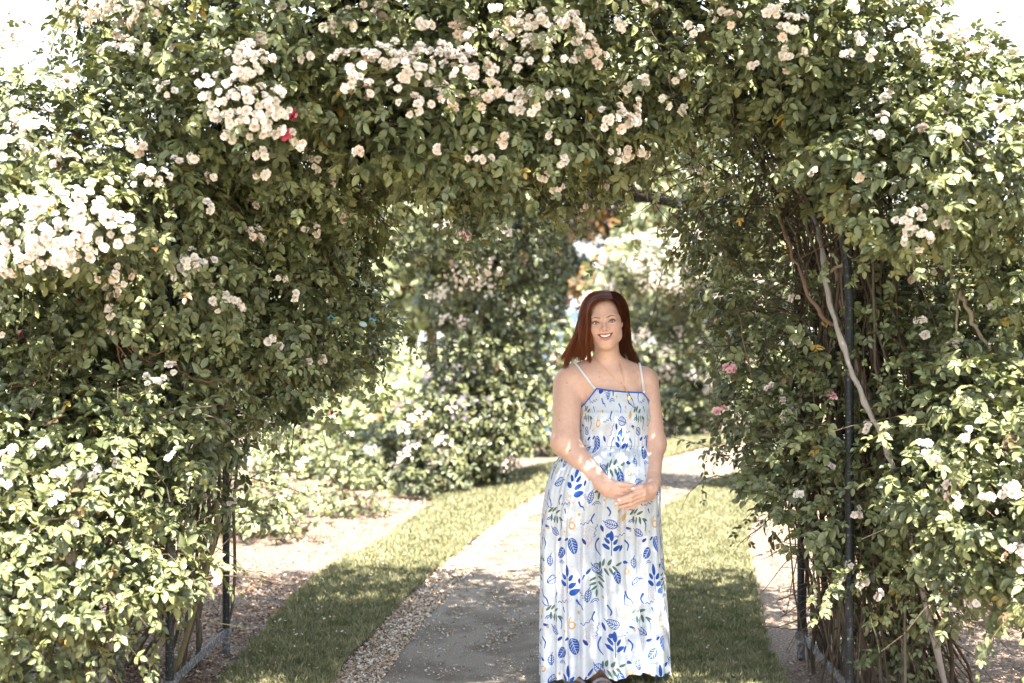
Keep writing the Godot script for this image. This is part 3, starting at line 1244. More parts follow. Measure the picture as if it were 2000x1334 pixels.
func paint_cloth() -> ImageTexture:
	var size := 896
	cloth = Image.create(size, size, false, Image.FORMAT_RGB8)
	cloth.fill(Color(0.785, 0.81, 0.84))
	var k := size / 190.0
	var blue := Color(0.05, 0.27, 0.60)
	var deep := Color(0.04, 0.19, 0.52)
	var green := Color(0.29, 0.40, 0.36)
	var ochre := Color(0.78, 0.60, 0.33)
	var mauve := Color(0.72, 0.64, 0.68)
	var rose := Color(0.80, 0.55, 0.55)
	# faint flower outlines first
	for f in [[Vector2(108, 66), 16.0], [Vector2(160, 138), 15.0], [Vector2(36, 120), 13.0]]:
		for r in [1.0, 0.62]:
			ink_line(arc(f[0], f[1] * r, 0.3, 5.6, 1.8), 0.8, 0.8, mauve, k)
		for i in 7:
			var a := i * 0.9
			ink_line([f[0] + Vector2(cos(a), sin(a)) * f[1] * 0.2, f[0] + Vector2(cos(a + 0.2), sin(a + 0.2)) * f[1] * 0.8], 0.6, 0.5, mauve, k)
	for w in [[120, 12, 150, 22], [60, 178, 92, 184], [10, 60, 34, 70], [130, 182, 160, 176], [64, 96, 84, 88]]:
		ink_line(wave(Vector2(w[0], w[1]), Vector2(w[2], w[3]), 2.5, 1.5), 1.3, 1.3, Color(0.80, 0.75, 0.78), k)
	for i in 14:
		var c := Vector2([22, 66, 140][i % 3] + (i * 7) % 19, [36, 150, 100][i % 3] + (i * 5) % 13)
		ink_line([c, c + Vector2(3.0, 0.8)], 0.6, 0.6, mauve, k)
	# blue sprigs
	for sp in [[Vector2(112, 62), 0.0, 1.0], [Vector2(14, 178), 0.2, 0.9]]:
		var o: Vector2 = sp[0]
		var z: float = sp[2]
		ink_line([o, o + Vector2(1, -14) * z, o + Vector2(0, -30) * z], 1.6, 1.3, blue, k)
		for l in [[0, -42, 23, 9, -1.62], [-9, -30, 15, 7.5, -2.3], [9, -29, 15, 7.5, -0.9], [-11, -17, 18, 8.5, -2.6], [12, -15, 19, 9.5, -0.5]]:
			ink_leaf(o + Vector2(l[0], l[1]) * z, l[2] * z, l[3] * z, l[4], blue, k)
	ink_leaf(Vector2(128, 60), 23, 12, -0.25, blue, k)
	# leaves with veins
	ink_leaf(Vector2(126, 162), 34, 20, 1.25, blue, k, 1)
	ink_leaf(Vector2(96, 178), 26, 18, 2.3, blue, k, 1)
	ink_leaf(Vector2(24, 30), 28, 15, 1.3, blue, k, 1)
	for h in [[14, 118, 26, 18, 0.2], [66, 42, 24, 17, 2.7], [156, 66, 24, 13, 1.7], [76, 138, 22, 15, 0.5], [176, 18, 26, 17, 0.7], [62, 6, 20, 13, 1.6]]:
		ink_leaf(Vector2(h[0], h[1]), h[2], h[3], h[4], blue, k, 0, true)
		var d := Vector2(cos(h[4]), sin(h[4]))
		ink_line([Vector2(h[0], h[1]) - d * h[2] * 0.5, Vector2(h[0], h[1]) - d * h[2] * 0.5 - d.rotated(0.5) * 6], 1.6, 1.0, deep, k)
	for i in 5:
		ink_line([Vector2(139 + i * 3.4, 62 + i * 3.6), Vector2(145 + i * 3.4, 61 + i * 3.6)], 1.2, 1.0, blue, k)
	# ribbons, hooks and ticks
	for r in [[[132, 76], [137, 84], [142, 85], [146, 91]], [[40, 60], [46, 72], [54, 78], [58, 92]], [[38, 66], [37, 82], [44, 86], [56, 92]], [[168, 100], [163, 110], [167, 118]], [[88, 112], [94, 122], [92, 134]], [[180, 150], [174, 160], [176, 172], [184, 182]], [[44, 152], [52, 160], [50, 172]], [[150, 26], [146, 34]], [[100, 92], [104, 100]], [[82, 66], [78, 76], [82, 84]], [[4, 86], [10, 94], [8, 102]]]:
		var pts := []
		for q in r:
			pts.append(Vector2(q[0], q[1]))
		ink_line(smooth(pts, 4), 3.6, 1.6, blue, k)
	for w in [[86, 84, 112, 78], [176, 122, 170, 146], [20, 142, 44, 138], [140, 120, 164, 112]]:
		ink_line(wave(Vector2(w[0], w[1]), Vector2(w[2], w[3]), 2.0, 2.6), 1.1, 1.1, deep, k)
	for c in [[Vector2(170, 84), 9.0], [Vector2(98, 10), 8.0], [Vector2(60, 118), 8.0]]:
		ink_line(arc(c[0], c[1], 3.5, 5.9), 1.6, 1.2, blue, k)
		ink_line(arc(c[0], c[1] * 0.62, 3.6, 5.8), 1.5, 1.0, blue, k)
	for l in [[150, 152, 15, 6, 0.9], [158, 20, 14, 6, -0.7], [34, 166, 14, 6, 2.0], [90, 152, 13, 6, -0.5], [186, 128, 14, 6, 1.2], [52, 128, 12, 5, 0.2], [8, 140, 13, 6, -1.0], [138, 40, 11, 5, 1.6], [110, 150, 12, 5, 2.6], [44, 4, 13, 6, 0.3]]:
		ink_leaf(Vector2(l[0], l[1]), l[2], l[3], l[4], blue if int(l[0]) % 3 else deep, k)
	# green sprigs
	for g in [[Vector2(72, 104), 0.1], [Vector2(176, 44), 1.4], [Vector2(8, 10), -0.5]]:
		var o: Vector2 = g[0]
		var a: float = g[1]
		ink_line([o - Vector2(12, 3).rotated(a), o, o + Vector2(13, 4).rotated(a)], 1.2, 0.9, Color(0.80, 0.74, 0.62), k)
		for l in [[-14, -7, -0.9], [-5, -9, -0.8], [6, -6, -0.6], [-9, 8, 1.5], [0, 10, 1.6], [9, 9, 1.3], [20, 6, 0.2]]:
			ink_leaf(o + Vector2(l[0], l[1]).rotated(a), 15, 5, l[2] + a, green, k)
	# ochre loops and drops, rosy squiggles
	ink_line(arc(Vector2(122, 122), 6.5, -0.4, 5.6), 3.2, 2.2, ochre, k)
	ink_line([Vector2(116, 122), Vector2(117, 112), Vector2(121, 106)], 3.0, 1.6, ochre, k)
	ink_line(arc(Vector2(46, 22), 5.0, -0.4, 5.2), 2.6, 1.6, ochre, k)
	for d in [[136, 100, 8, 5], [56, 132, 6, 5], [104, 136, 5, 4], [26, 92, 7, 5], [186, 72, 6, 4], [88, 28, 6, 4]]:
		ink_leaf(Vector2(d[0], d[1]), d[2], d[3], 1.3, ochre, k)
	ink_line(wave(Vector2(44, 100), Vector2(60, 84), 2.0, 1.0), 1.2, 0.8, rose, k)
	ink_leaf(Vector2(40, 106), 16, 9, 1.9, ochre, k)
	ink_line(wave(Vector2(158, 164), Vector2(166, 146), 2.0, 1.2), 1.0, 0.7, rose, k)
	return ImageTexture.create_from_image(cloth)


# ---- the dress
# rows: [picture y, left edge, right edge, front, back]
func dress_row(y: float) -> Array:
	var rows := [[750, 1141, 1266, .070, -.10], [790, 1134, 1271, .098, -.125], [815, 1131, 1273, .112, -.13], [840, 1129, 1271, .110, -.125], [866, 1126, 1271, .122, -.115], [890, 1092, 1280, .188, -.13], [920, 1076, 1286, .232, -.15], [950, 1066, 1288, .242, -.165], [1000, 1059, 1287, .205, -.18], [1060, 1056, 1290, .168, -.19], [1150, 1056, 1297, .162, -.20], [1250, 1055, 1303, .172, -.22], [1345, 1055, 1307, .190, -.235]]
	for i in rows.size() - 1:
		if y <= rows[i + 1][0] or i == rows.size() - 2:
			var t: float = (y - rows[i][0]) / (rows[i + 1][0] - rows[i][0])
			t = clampf(t, 0, 1)
			t = lerpf(t, t * t * (3 - 2 * t), 0.3)
			var out := []
			for q in 5:
				out.append(lerpf(rows[i][q], rows[i + 1][q], t))
			return out
	return rows[0]


func dress_point(y: float, a: float) -> Vector3:
	var r := dress_row(y)
	var hw: float = (r[2] - r[1]) * 0.5 / 464.9
	var cx: float = (r[1] + r[2]) * 0.5
	var s := sin(a)
	var c := cos(a)
	var f := clampf((y - 866.0) / 440.0, 0.0, 1.0)
	# gathers under the waist that open into deep folds at the hem
	var fold := 0.0
	if y > 866.0:
		var amp := 0.007 + 0.040 * pow(f, 0.8)
		var drift := 0.35 * sin(f * 2.4 + 1.0)
		fold = amp * (0.55 * cos(a * 9.0 + drift) + 0.40 * cos(a * 14.0 - 1.7 + drift * 2.0) + 0.22 * cos(a * 23.0 + 0.6))
		fold = maxf(fold, -amp * 0.9)
		for pl in [[1.67, .055, 1.0], [1.98, .05, .75], [1.32, .06, .7], [1.00, .05, .7], [2.42, .06, .7], [1.50, .03, .5], [2.18, .03, .4]]:
			var da: float = a - pl[0] - 0.06 * sin(f * 2.0 + pl[0] * 9.0)
			fold -= pl[2] * 0.045 * pow(f, 0.6) * exp(-da * da / (pl[1] * pl[1]))
		fold += 0.0035 * (1.0 - f) * cos(a * 46.0 + 2.0 * sin(a * 5.0))
		fold -= 0.009 * exp(-pow((y - 868.0) / 7.0, 2.0))
	else:
		fold = 0.0022 * sin(y * 0.09 + a * 7.0) * sin(a * 3.0 + 1.0) + 0.0018 * clampf((y - 830.0) / 36.0, 0, 1) * cos(a * 46.0)
	var x := (hw + fold * 0.35) * c
	var z: float = (r[3] if s > 0 else -r[4]) * s
	# squarer than an ellipse in front
	z *= 1.0 + 0.28 * (1.0 - s * s) * (1.0 if s > 0 else 0.6)
	z += fold * s * 1.0
	if s > 0 and y < 900:
		for b in [[1168.0, 1.0], [1238.0, 1.0]]:
			var dx: float = cx + x * 464.9 - b[0]
			z += 0.034 * exp(-dx * dx / 900.0 - pow((y - 812.0) / 26.0, 2)) * s
		if y < 800:
			z -= 0.004
	return Vector3((cx - 1180.0) / 464.9 + x, (1345.0 - y) / 464.9, z)


func dress_top(a: float) -> float:
	var p := dress_point(785.0, a)
	var x := 1180.0 + p.x * 464.9
	if sin(a) <= 0.0:
		return 796.0
	if x < 1160.0:
		return lerpf(757.0, 797.0, clampf((1160.0 - x) / 26.0, 0, 1))
	if x > 1254.0:
		return lerpf(765.0, 790.0, clampf((x - 1254.0) / 17.0, 0, 1))
	return lerpf(757.0, 765.0, (x - 1160.0) / 94.0) + 1.5 * sin((x - 1160.0) / 94.0 * PI)


func dress_hem(a: float) -> float:
	return 1322.0 - 21.0 * maxf(0.0, sin(a)) + 4.0 * sin(a * 2.0 + 2.6) + 2.0 * cos(a * 9.0) + 1.5 * cos(a * 4.0 + 1.0) + (-7.0 * maxf(0.0, cos(a)) if sin(a) > -0.2 else 0.0) - 9.0 * exp(-pow((a - 1.67) / 0.07, 2.0)) - 6.0 * exp(-pow((a - 2.0) / 0.08, 2.0))


func build_dress(person: Node3D) -> void:
	var mat := StandardMaterial3D.new()
	mat.albedo_texture = paint_cloth()
	mat.roughness = 0.85
	mat.rim_enabled = true
	mat.rim = 0.25
	mat.backlight_enabled = true
	mat.backlight = Color(0.22, 0.22, 0.22)
	mat.cull_mode = BaseMaterial3D.CULL_DISABLED
	mat.heightmap_enabled = true
	mat.heightmap_texture = noise_tex(0.012, 4, 71, [[0.0, Color.BLACK], [1.0, Color.WHITE]], 512)
	mat.heightmap_scale = 0.5
	var s := Shape.new()
	var cols := 360
	var rows := 130
	for i in rows + 1:
		for k in cols + 1:
			var a := -PI / 2 + TAU * k / cols
			var t := float(i) / rows
			var top := dress_top(a)
			var y: float
			if t < 0.3:
				y = lerpf(top, 866.0, t / 0.3)
			else:
				y = lerpf(866.0, dress_hem(a), (t - 0.3) / 0.7)
			var p := dress_point(y, a)
			var e1 := dress_point(y, a + 0.01) - dress_point(y, a - 0.01)
			var e2 := dress_point(y + 1.5, a) - dress_point(y - 1.5, a)
			var nn := e2.cross(e1).normalized()
			if nn.dot(Vector3(cos(a), 0, sin(a))) < 0:
				nn = -nn
			s.vert(p, nn, Color.WHITE, Vector2((-a + PI / 2) * 0.265 / 0.41, (y - 700.0) / 190.0))
	for i in rows:
		for k in cols:
			var q := i * (cols + 1) + k
			s.quad(q, q + 1, q + cols + 2, q + cols + 1)
	var d := put("dress", s.mesh(mat), person)
	d.set_meta("label", "long white sundress with blue leaf print")
	var blue := plain(0.025, 0.10, 0.42, 0.8)
	var line := []
	for k in 61:
		var a := lerpf(-0.25, PI + 0.25, k / 60.0)
		var p := dress_point(dress_top(a), a)
		line.append(p + Vector3(cos(a), 0, sin(a)) * 0.001)
	var tr := Shape.new()
	tr.tube(line, taper(61, 0.0032, 0.0032), 6)
	put("piping", tr.mesh(blue), d)
	var white := plain(0.74, 0.76, 0.78, 0.85)
	for st in [[[1117, 704], [1122, 707], [1130, 717], [1145, 737], [1153, 748], [1161, 758]], [[1249, 710], [1251, 718], [1254, 735], [1256, 750], [1256, 765]]]:
		var pts := []
		for q in st:
			pts.append(on_skin(q[0], q[1], 0.004))
		pts.push_front(pts[0] + Vector3(0, -0.015, -0.05))
		pts[pts.size() - 1].z = maxf(pts[pts.size() - 1].z, 0.075)
		pts = smooth(pts, 4)
		var b := Shape.new()
		b.tube(pts, taper(pts.size(), 0.0048, 0.0048), 8)
		put("strap", b.mesh(white), d)


# ---- hair
func build_hair(person: Node3D) -> void:
	var mat := tinted(0.42, 0.3)
	var s := Shape.new()
	# the mass under the strands: back and top of the head
	var dark := Color(0.030, 0.009, 0.006)
	var auburn := Color(0.125, 0.029, 0.011)
	var copper := Color(0.38, 0.105, 0.028)
	var c := Vector3(0, 0.026, -0.018)
	var first := s.v.size()
	for i in 19:
		for k in 33:
			var th := PI * 0.80 * i / 18
			var ph := TAU * k / 32
			var u := Vector3(sin(th) * cos(ph), cos(th), sin(th) * sin(ph))
			var r := Vector3(0.0775, 0.0965, 0.1045)
			var p := c + u * r
			var zmax := lerpf(0.015, 0.088, smoothstep(0.078, 0.112, p.y))      # keep the rim back from the face
			if p.z > zmax:
				p = Vector3(p.x * 0.93, maxf(p.y, 0.02), zmax)
			s.vert(head_to * p, head_to.basis * (u / r).normalized(), dark)
	for i in 18:
		for k in 32:
			var q := first + i * 33 + k
			s.quad(q, q + 1, q + 34, q + 33)
	# a strand runs from the parting over the head and down
	var inner := [[1197, 583, .089], [1180, 585, .100], [1163, 590, .099], [1153, 605, .091], [1150, 630, .080], [1151, 655, .070], [1157, 680, .066], [1158, 705, .064]]
	var outer := [[1192, 569, -.04], [1178, 568, -.03], [1152, 574, -.03], [1134, 598, -.035], [1126, 630, -.04], [1119, 662, -.04], [1106, 692, -.045], [1088, 726, -.05]]
	var rin := [[1197, 583, .089], [1206, 589, .086], [1212, 603, .068], [1216, 617, .032], [1218, 630, -.010], [1216, 644, -.045], [1211, 672, -.072], [1214, 706, -.085]]
	var rout := [[1194, 569, -.04], [1206, 571, -.04], [1218, 583, -.045], [1225, 606, -.05], [1227, 632, -.06], [1230, 660, -.075], [1236, 685, -.085], [1242, 712, -.09]]
	var nape := [[1185, 569, -.05], [1165, 572, -.09], [1150, 590, -.105], [1140, 620, -.112], [1135, 645, -.108], [1130, 668, -.10], [1126, 690, -.092], [1122, 708, -.09]]
	var nape2 := [[1195, 569, -.05], [1206, 574, -.09], [1215, 590, -.105], [1219, 620, -.112], [1222, 645, -.108], [1226, 668, -.10], [1230, 690, -.092], [1233, 708, -.09]]
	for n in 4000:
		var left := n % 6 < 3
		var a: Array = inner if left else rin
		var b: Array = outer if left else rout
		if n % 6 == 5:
			a = nape
			b = nape2
		var u := rng.randf()
		if left and rng.randf() < 0.25:
			u *= 0.3
		var deep := rng.randf() * 0.012
		var j := rand_unit() * 0.006
		var len := rng.randf_range(0.66, 1.0)
		var li := floorf(u * 13.0)
		var lk := fposmod(sin(li * 12.9898 + (0.0 if left else 7.0)) * 43758.5453, 1.0)
		len = clampf(0.70 + 0.30 * lk + rng.randf_range(-0.10, 0.06), 0.66, 1.0)
		var flick := (lk - 0.55) * 0.030 + rng.randf_range(-0.004, 0.004)
		var ph := rng.randf() * TAU
		var pts := []
		for i in a.size():
			var f0 := float(i) / (a.size() - 1)
			var ue := lerpf(u, (li + 0.5) / 13.0, 0.75 * f0 * f0)
			var p := pp(lerpf(a[i][0], b[i][0], ue), lerpf(a[i][1], b[i][1], ue), lerpf(a[i][2], b[i][2], ue) + (lk - 0.5) * 0.022 * f0)
			var hp := head_from * p
			var f := float(i) / (a.size() - 1)
			if i < 5:
				var el := ((hp - c) / Vector3(0.080, 0.098, 0.1075)).length()
				var push := (hp - c).normalized()
				if el < 1.0:
					hp = c + (hp - c) / el
				hp -= push * deep * 0.5
				p = head_to * hp
			p += j * (0.25 + f) + Vector3(sin(f * 7.0 + ph), 0, cos(f * 6.0 + ph)) * 0.003 * f
			p += Vector3(sin(f * 10.0 + u * 9.0 + lk) * 0.011, 0.0, cos(f * 8.0 + u * 12.0) * 0.007) * f
			if f > 0.8:
				p.x += flick * (f - 0.8) * 5.0
			pts.append(p)
		if len < 1.0:
			var e: Vector3 = pts[pts.size() - 2]
			pts[pts.size() - 1] = e.lerp(pts[pts.size() - 1], clampf((len - 0.66) * 3.0, 0.05, 1.0))
		var sm := smooth(pts, 3)
		var rad := []
		var r0 := rng.randf_range(0.0006, 0.0012)
		for i in sm.size():
			var f := float(i) / (sm.size() - 1)
			rad.append(r0 * (1.0 - 0.75 * pow(f, 3)) * (0.6 + 0.4 * minf(1.0, f * 6.0)))
		var lock := 0.5 + 0.5 * sin(u * 37.0 + 2.0 * sin(u * 11.0))
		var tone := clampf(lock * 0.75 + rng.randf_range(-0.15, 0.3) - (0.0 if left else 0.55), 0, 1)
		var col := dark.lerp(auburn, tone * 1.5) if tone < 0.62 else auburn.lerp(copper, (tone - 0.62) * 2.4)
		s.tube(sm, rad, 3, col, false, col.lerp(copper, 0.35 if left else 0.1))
	# loose wisps
	for w in [[1104, 694, 1094, 712, 1087, 730], [1112, 688, 1098, 704, 1090, 716], [1226, 632, 1238, 655, 1252, 676], [1232, 650, 1243, 668, 1250, 690]]:
		var pts := [pp(w[0], w[1], -0.05), pp(w[2], w[3], -0.05), pp(w[4], w[5], -0.055)]
		s.tube(smooth(pts, 4), taper(9, 0.001, 0.0004), 4, copper, false)
	var h := put("hair", s.mesh(mat), person)
	h.set_meta("label", "long auburn hair swept to one side")
	h.set_meta("kind", "stuff")


func build_person() -> void:
	var person := thing("person", "smiling woman with long auburn hair in blue and white leaf print sundress, hands on belly", "person", STAND)
	# the head leans to her right and turns a little
	var hb := Basis(Vector3.FORWARD, deg_to_rad(-7.0)) * Basis(Vector3.UP, deg_to_rad(-6.0))
	head_to = Transform3D(hb, pp(1180.5, 630.5, 0.0) + Vector3(0, 0, 0.0))
	head_from = head_to.affine_inverse()
	# trunk, neck, arms
	bone(pp(1187, 716, -.040), pp(1184, 664, -.018), .054, .050)
	bone(pp(1166, 712, -.052), pp(1116, 736, -.045), .034, .050)
	bone(pp(1206, 712, -.052), pp(1256, 738, -.045), .034, .046)
	bone(pp(1172, 776, -.008), pp(1224, 776, -.008), .070, .074)
	bone(pp(1152, 744, -.024), pp(1218, 744, -.024), .070, .068)
	bone(pp(1192, 800, -.01), pp(1190, 950, 0), .10, .12)
	bone(pp(1142, 990, -.02), pp(1120, 1180, -.02), .085, .062)
	bone(pp(1218, 990, -.02), pp(1176, 1180, -.02), .085, .060)
	bone(pp(1120, 1180, -.02), pp(1121, 1322, -.03), .060, .037)
	bone(pp(1176, 1180, -.02), pp(1171, 1314, -.03), .058, .035)
	for f in [[1121, 1322, -0.012], [1171, 1314, 0.010]]:
		var ank := pp(f[0], f[1], -.03)
		var toe := Vector3(ank.x + f[2], 0.030, 0.115)
		bone(ank, Vector3(ank.x, 0.040, -0.045), .036, .030)
		bone(Vector3(ank.x, 0.045, -0.02), toe, .034, .026)
		for t in 5:
			var x: float = f[2] * 1.2 + (t - 2) * 0.016
			bone(toe + Vector3((t - 2) * 0.012, -0.004, 0.0), toe + Vector3(x, -0.010, 0.034 - 0.004 * absf(t - 2)), .013, .010)
	bone(pp(1109, 752, -.036), pp(1104, 862, .085), .063, .056)
	bone(pp(1105, 866, .092), ph(1182, 950, .208), .053, .032)
	bone(pp(1261, 750, -.035), pp(1280, 866, .045), .055, .041)
	bone(pp(1280, 868, .048), ph(1276, 944, .165), .039, .027)
	# her right hand lies flat, its fingers pass behind the other hand
	bone(ph(1174, 944, .185), ph(1188, 952, .212), .031, .026, 1)
	bone(ph(1188, 947, .214), ph(1217, 949, .232), .019, .0135, 1)
	bone(ph(1188, 953, .214), ph(1219, 956, .232), .020, .0140, 1)
	bone(ph(1186, 959, .212), ph(1216, 964, .228), .018, .0130, 1)
	bone(ph(1185, 963, .208), ph(1210, 971, .220), .016, .0115, 1)
	finger([ph(1219, 950, .236), ph(1234, 955, .246), ph(1248, 961, .240)], .0102, .0080, 1)
	finger([ph(1220, 957, .234), ph(1236, 963, .242), ph(1248, 968, .236)], .0102, .0080, 1)
	finger([ph(1217, 965, .230), ph(1232, 971, .236), ph(1243, 974, .230)], .0098, .0076, 1)
	finger([ph(1211, 972, .222), ph(1224, 978, .228), ph(1233, 980, .224)], .0088, .0068, 1)
	finger([ph(1196, 945, .222), ph(1218, 946, .244), ph(1237, 948, .246)], .0125, .0085, 1)
	# her left hand cradles it from below, thumb on top
	bone(ph(1277, 938, .155), ph(1274, 950, .190), .027, .025, 2)
	bone(ph(1274, 951, .196), ph(1258, 957, .244), .020, .0140, 2)
	bone(ph(1274, 957, .194), ph(1257, 964, .244), .021, .0145, 2)
	bone(ph(1273, 964, .190), ph(1256, 971, .240), .019, .0130, 2)
	bone(ph(1272, 969, .186), ph(1254, 977, .232), .016, .0115, 2)
	finger([ph(1270, 950, .205), ph(1252, 951, .254), ph(1235, 955, .266)], .0135, .0088, 2)
	finger([ph(1257, 959, .250), ph(1234, 967, .274), ph(1208, 977, .266)], .0105, .0078, 2)
	finger([ph(1256, 966, .248), ph(1231, 976, .270), ph(1202, 984, .258)], .0105, .0078, 2)
	finger([ph(1255, 973, .242), ph(1233, 984, .258), ph(1211, 990, .248)], .0098, .0074, 2)
	finger([ph(1253, 978, .234), ph(1237, 989, .244), ph(1222, 993, .238)], .0088, .0068, 2)
	for mo in [[1181.5, 701.5], [1166.5, 689.5], [1171.5, 735.5], [1214.5, 748.0], [1107.0, 748.0], [1092.0, 820.0], [1112.0, 880.0]]:
		moles.append(on_skin(mo[0], mo[1]))
	var s := Shape.new()
	var skin_mat := tinted(0.52, 0.45)
	skin_mat.subsurf_scatter_enabled = true
	skin_mat.subsurf_scatter_strength = 0.12
	var neck := pp(1184, 684, 0).y
	var hand_lo := pp(1160, 1006, .33)
	var hand_hi := pp(1292, 930, .1)
	var in_hand := func(c: Vector3) -> bool: return c.x > hand_lo.x and c.x < hand_hi.x and c.y > hand_lo.y and c.y < hand_hi.y and c.z > 0.135
	nets(s, Vector3(-0.28, -0.01, -0.16), Vector3(0.30, neck + 0.02, 0.34), 0.005, skin, func(c: Vector3) -> bool: return c.y < neck + 0.004 and not in_hand.call(c))
	nets(s, Vector3(-0.13, neck - 0.02, -0.15), Vector3(0.14, 1.74, 0.16), 0.0025, skin, func(c: Vector3) -> bool: return c.y > neck - 0.008)
	nets(s, hand_lo - Vector3(0.02, 0.02, 0.25), hand_hi + Vector3(0.02, 0.02, 0.25), 0.0025, skin, func(c: Vector3) -> bool: return c.x > hand_lo.x - 0.012 and c.x < hand_hi.x + 0.012 and c.y > hand_lo.y - 0.012 and c.y < hand_hi.y + 0.012 and c.z > 0.125)
	var body := put("body", s.mesh(skin_mat), person)
	# eyes
	for sd in [-1.0, 1.0]:
		var e := Shape.new()
		for i in 17:
			for k in 25:
				var th := PI * 0.6 * i / 16
				var u := Vector3(sin(th) * cos(TAU * k / 24), sin(th) * sin(TAU * k / 24), cos(th))
				var r := sin(th) * 0.0122
				var col := Color(0.72, 0.70, 0.68)
				if r < 0.0062:
					col = Color(0.075, 0.10, 0.13) if r < 0.0054 else Color(0.02, 0.025, 0.03)
				if r < 0.0026:
					col = Color(0.008, 0.008, 0.008)
				e.vert(u * 0.0122, u, col)
		for i in 16:
			for k in 24:
				var q := i * 25 + k
				e.quad(q, q + 1, q + 26, q + 25)
		var o := put("eye", e.mesh(tinted(0.12, 0.6)), body)
		o.transform = head_to * Transform3D(Basis(Vector3.UP, deg_to_rad(5.0)), Vector3(0.0325 * sd, 0.003, 0.0745))
	# lashes and brows follow the skin
	for sd in [-1.0, 1.0]:
		for kind in [["eyelash", [[.0480, .0040], [.0430, .0078], [.0335, .0095], [.0250, .0066], [.0195, .0018]], [.0006, .0013, .0014, .0010, .0005], Color(0.016, 0.010, 0.008)], ["eyelash", [[.0475, .0020], [.0410, -.0022], [.0320, -.0036], [.0240, -.0020]], [.0004, .0006, .0006, .0003], Color(0.06, 0.03, 0.022)], ["eyebrow", [[.0130, .0200], [.0220, .0225], [.0340, .0255], [.0440, .0240], [.0525, .0190]], [.0010, .0016, .0015, .0011, .0004], Color(0.13, 0.058, 0.036)]]:
			var line := []
			for q in kind[1]:
				var hp := Vector3(q[0] * sd, q[1], 0.12)
				for i in 50:
					var hd := head_field(hp)
					if hd < 0.0004 or hp.z < 0.03:
						break
					hp.z -= clampf(hd * 0.7, 0.0003, 0.01)
				line.append(head_to * (hp + Vector3(0, 0, 0.0004)))
			var lash := Shape.new()
			var sl := smooth(line, 4)
			var rr := []
			for i in sl.size():
				var f := float(i) / 4.0
				var i0 := mini(int(f), kind[2].size() - 1)
				rr.append(lerpf(kind[2][i0], kind[2][mini(i0 + 1, kind[2].size() - 1)], f - int(f)))
			lash.tube(sl, rr, 6, kind[3])
			put(kind[0], lash.mesh(tinted(0.7, 0.3)), body)
	# a row of upper teeth that follows the smile
	var t := Shape.new()
	for i in 49:
		var f := i / 48.0 * 2.0 - 1.0
		var x := 0.0255 * f
		var y := -0.0540 + 0.0080 * f * f
		var z := 0.0935 - 0.0115 * f * f + 0.0006 * absf(sin(f * PI * 3.6))
		var tall := 0.0058 * (1.0 - 0.45 * f * f)
		var nn := Vector3(f * 0.5, 0, 1).normalized()
		t.vert(head_to * Vector3(x, y + tall, z - 0.0012), head_to.basis * (nn + Vector3(0, 0.3, 0)).normalized(), Color(0.78, 0.75, 0.70))
		t.vert(head_to * Vector3(x, y, z), head_to.basis * nn, Color(0.80, 0.78, 0.73))
		t.vert(head_to * Vector3(x, y - tall * (0.85 + 0.10 * absf(sin(f * PI * 3.6))), z - 0.001), head_to.basis * (nn - Vector3(0, 0.3, 0)).normalized(), Color(0.78, 0.75, 0.70))
	for i in 48:
		for k in 2:
			t.quad(i * 3 + k, i * 3 + k + 1, i * 3 + k + 4, i * 3 + k + 3)
	put("teeth", t.mesh(tinted(0.25, 0.5)), body)
	# pale nails
	for nl in [[1236, 954.5, .272, 0.35], [1211, 976.5, .2725, 0.35], [1205, 983.5, .2645, 0.3]]:
		var f := Shape.new()
		f.ellipsoid(Vector3.ZERO, Vector3(0.0078, 0.0048, 0.0026), 8, 12, Color(0.80, 0.78, 0.76))
		var o := put("nail", f.mesh(tinted(0.25, 0.5)), body)
		o.transform = Transform3D(Basis(Vector3.BACK, nl[3] * 0.8), ph(nl[0], nl[1], nl[2]))
	build_dress(person)
	build_hair(person)
	# necklace
	var gold := StandardMaterial3D.new()
	gold.albedo_color = Color(0.95, 0.80, 0.58)
	gold.metallic = 0.9
	gold.roughness = 0.3
	var chain := []
	for q in [[1160, 694], [1166, 703], [1180, 718], [1196, 734], [1210, 749], [1219, 758]]:
		chain.append(on_skin(q[0], q[1], 0.002))
	chain.append(pp(1225, 768, 0.108))
	chain.append(pp(1228, 772, 0.112))
	chain.append(pp(1225.5, 767, 0.108))
	for q in [[1220.5, 757], [1218, 742], [1214, 724], [1209, 708], [1207, 696]]:
		chain.append(on_skin(q[0], q[1], 0.002))
	var n := Shape.new()
	var sm := smooth(chain, 4)
	n.tube(sm, taper(sm.size(), 0.0009, 0.0009), 5)
	var neckl := put("necklace", n.mesh(gold), person)
	var pd := Shape.new()
	pd.ellipsoid(Vector3.ZERO, Vector3(0.0065, 0.0105, 0.0022), 8, 14)
	put("pendant", pd.mesh(gold), neckl).position = pp(1229, 778, 0.118)
	# sandals
	var leather := plain(0.30, 0.29, 0.30, 0.7)
	for x in [pp(1121, 1322, -.03).x, pp(1171, 1314, -.03).x]:
		var b := Shape.new()
		b.ellipsoid(Vector3(x, 0.008, 0.03), Vector3(0.046, 0.010, 0.135), 8, 24)
		var so := put("sandal", b.mesh(leather), person)
		var st := Shape.new()
		var line := []
		for k in 9:
			var a := PI * k / 8.0
			line.append(Vector3(x + 0.046 * cos(a), 0.012 + 0.058 * sin(a), 0.09))
		st.tube(line, taper(9, 0.009, 0.009), 6)
		put("band", st.mesh(leather), so)


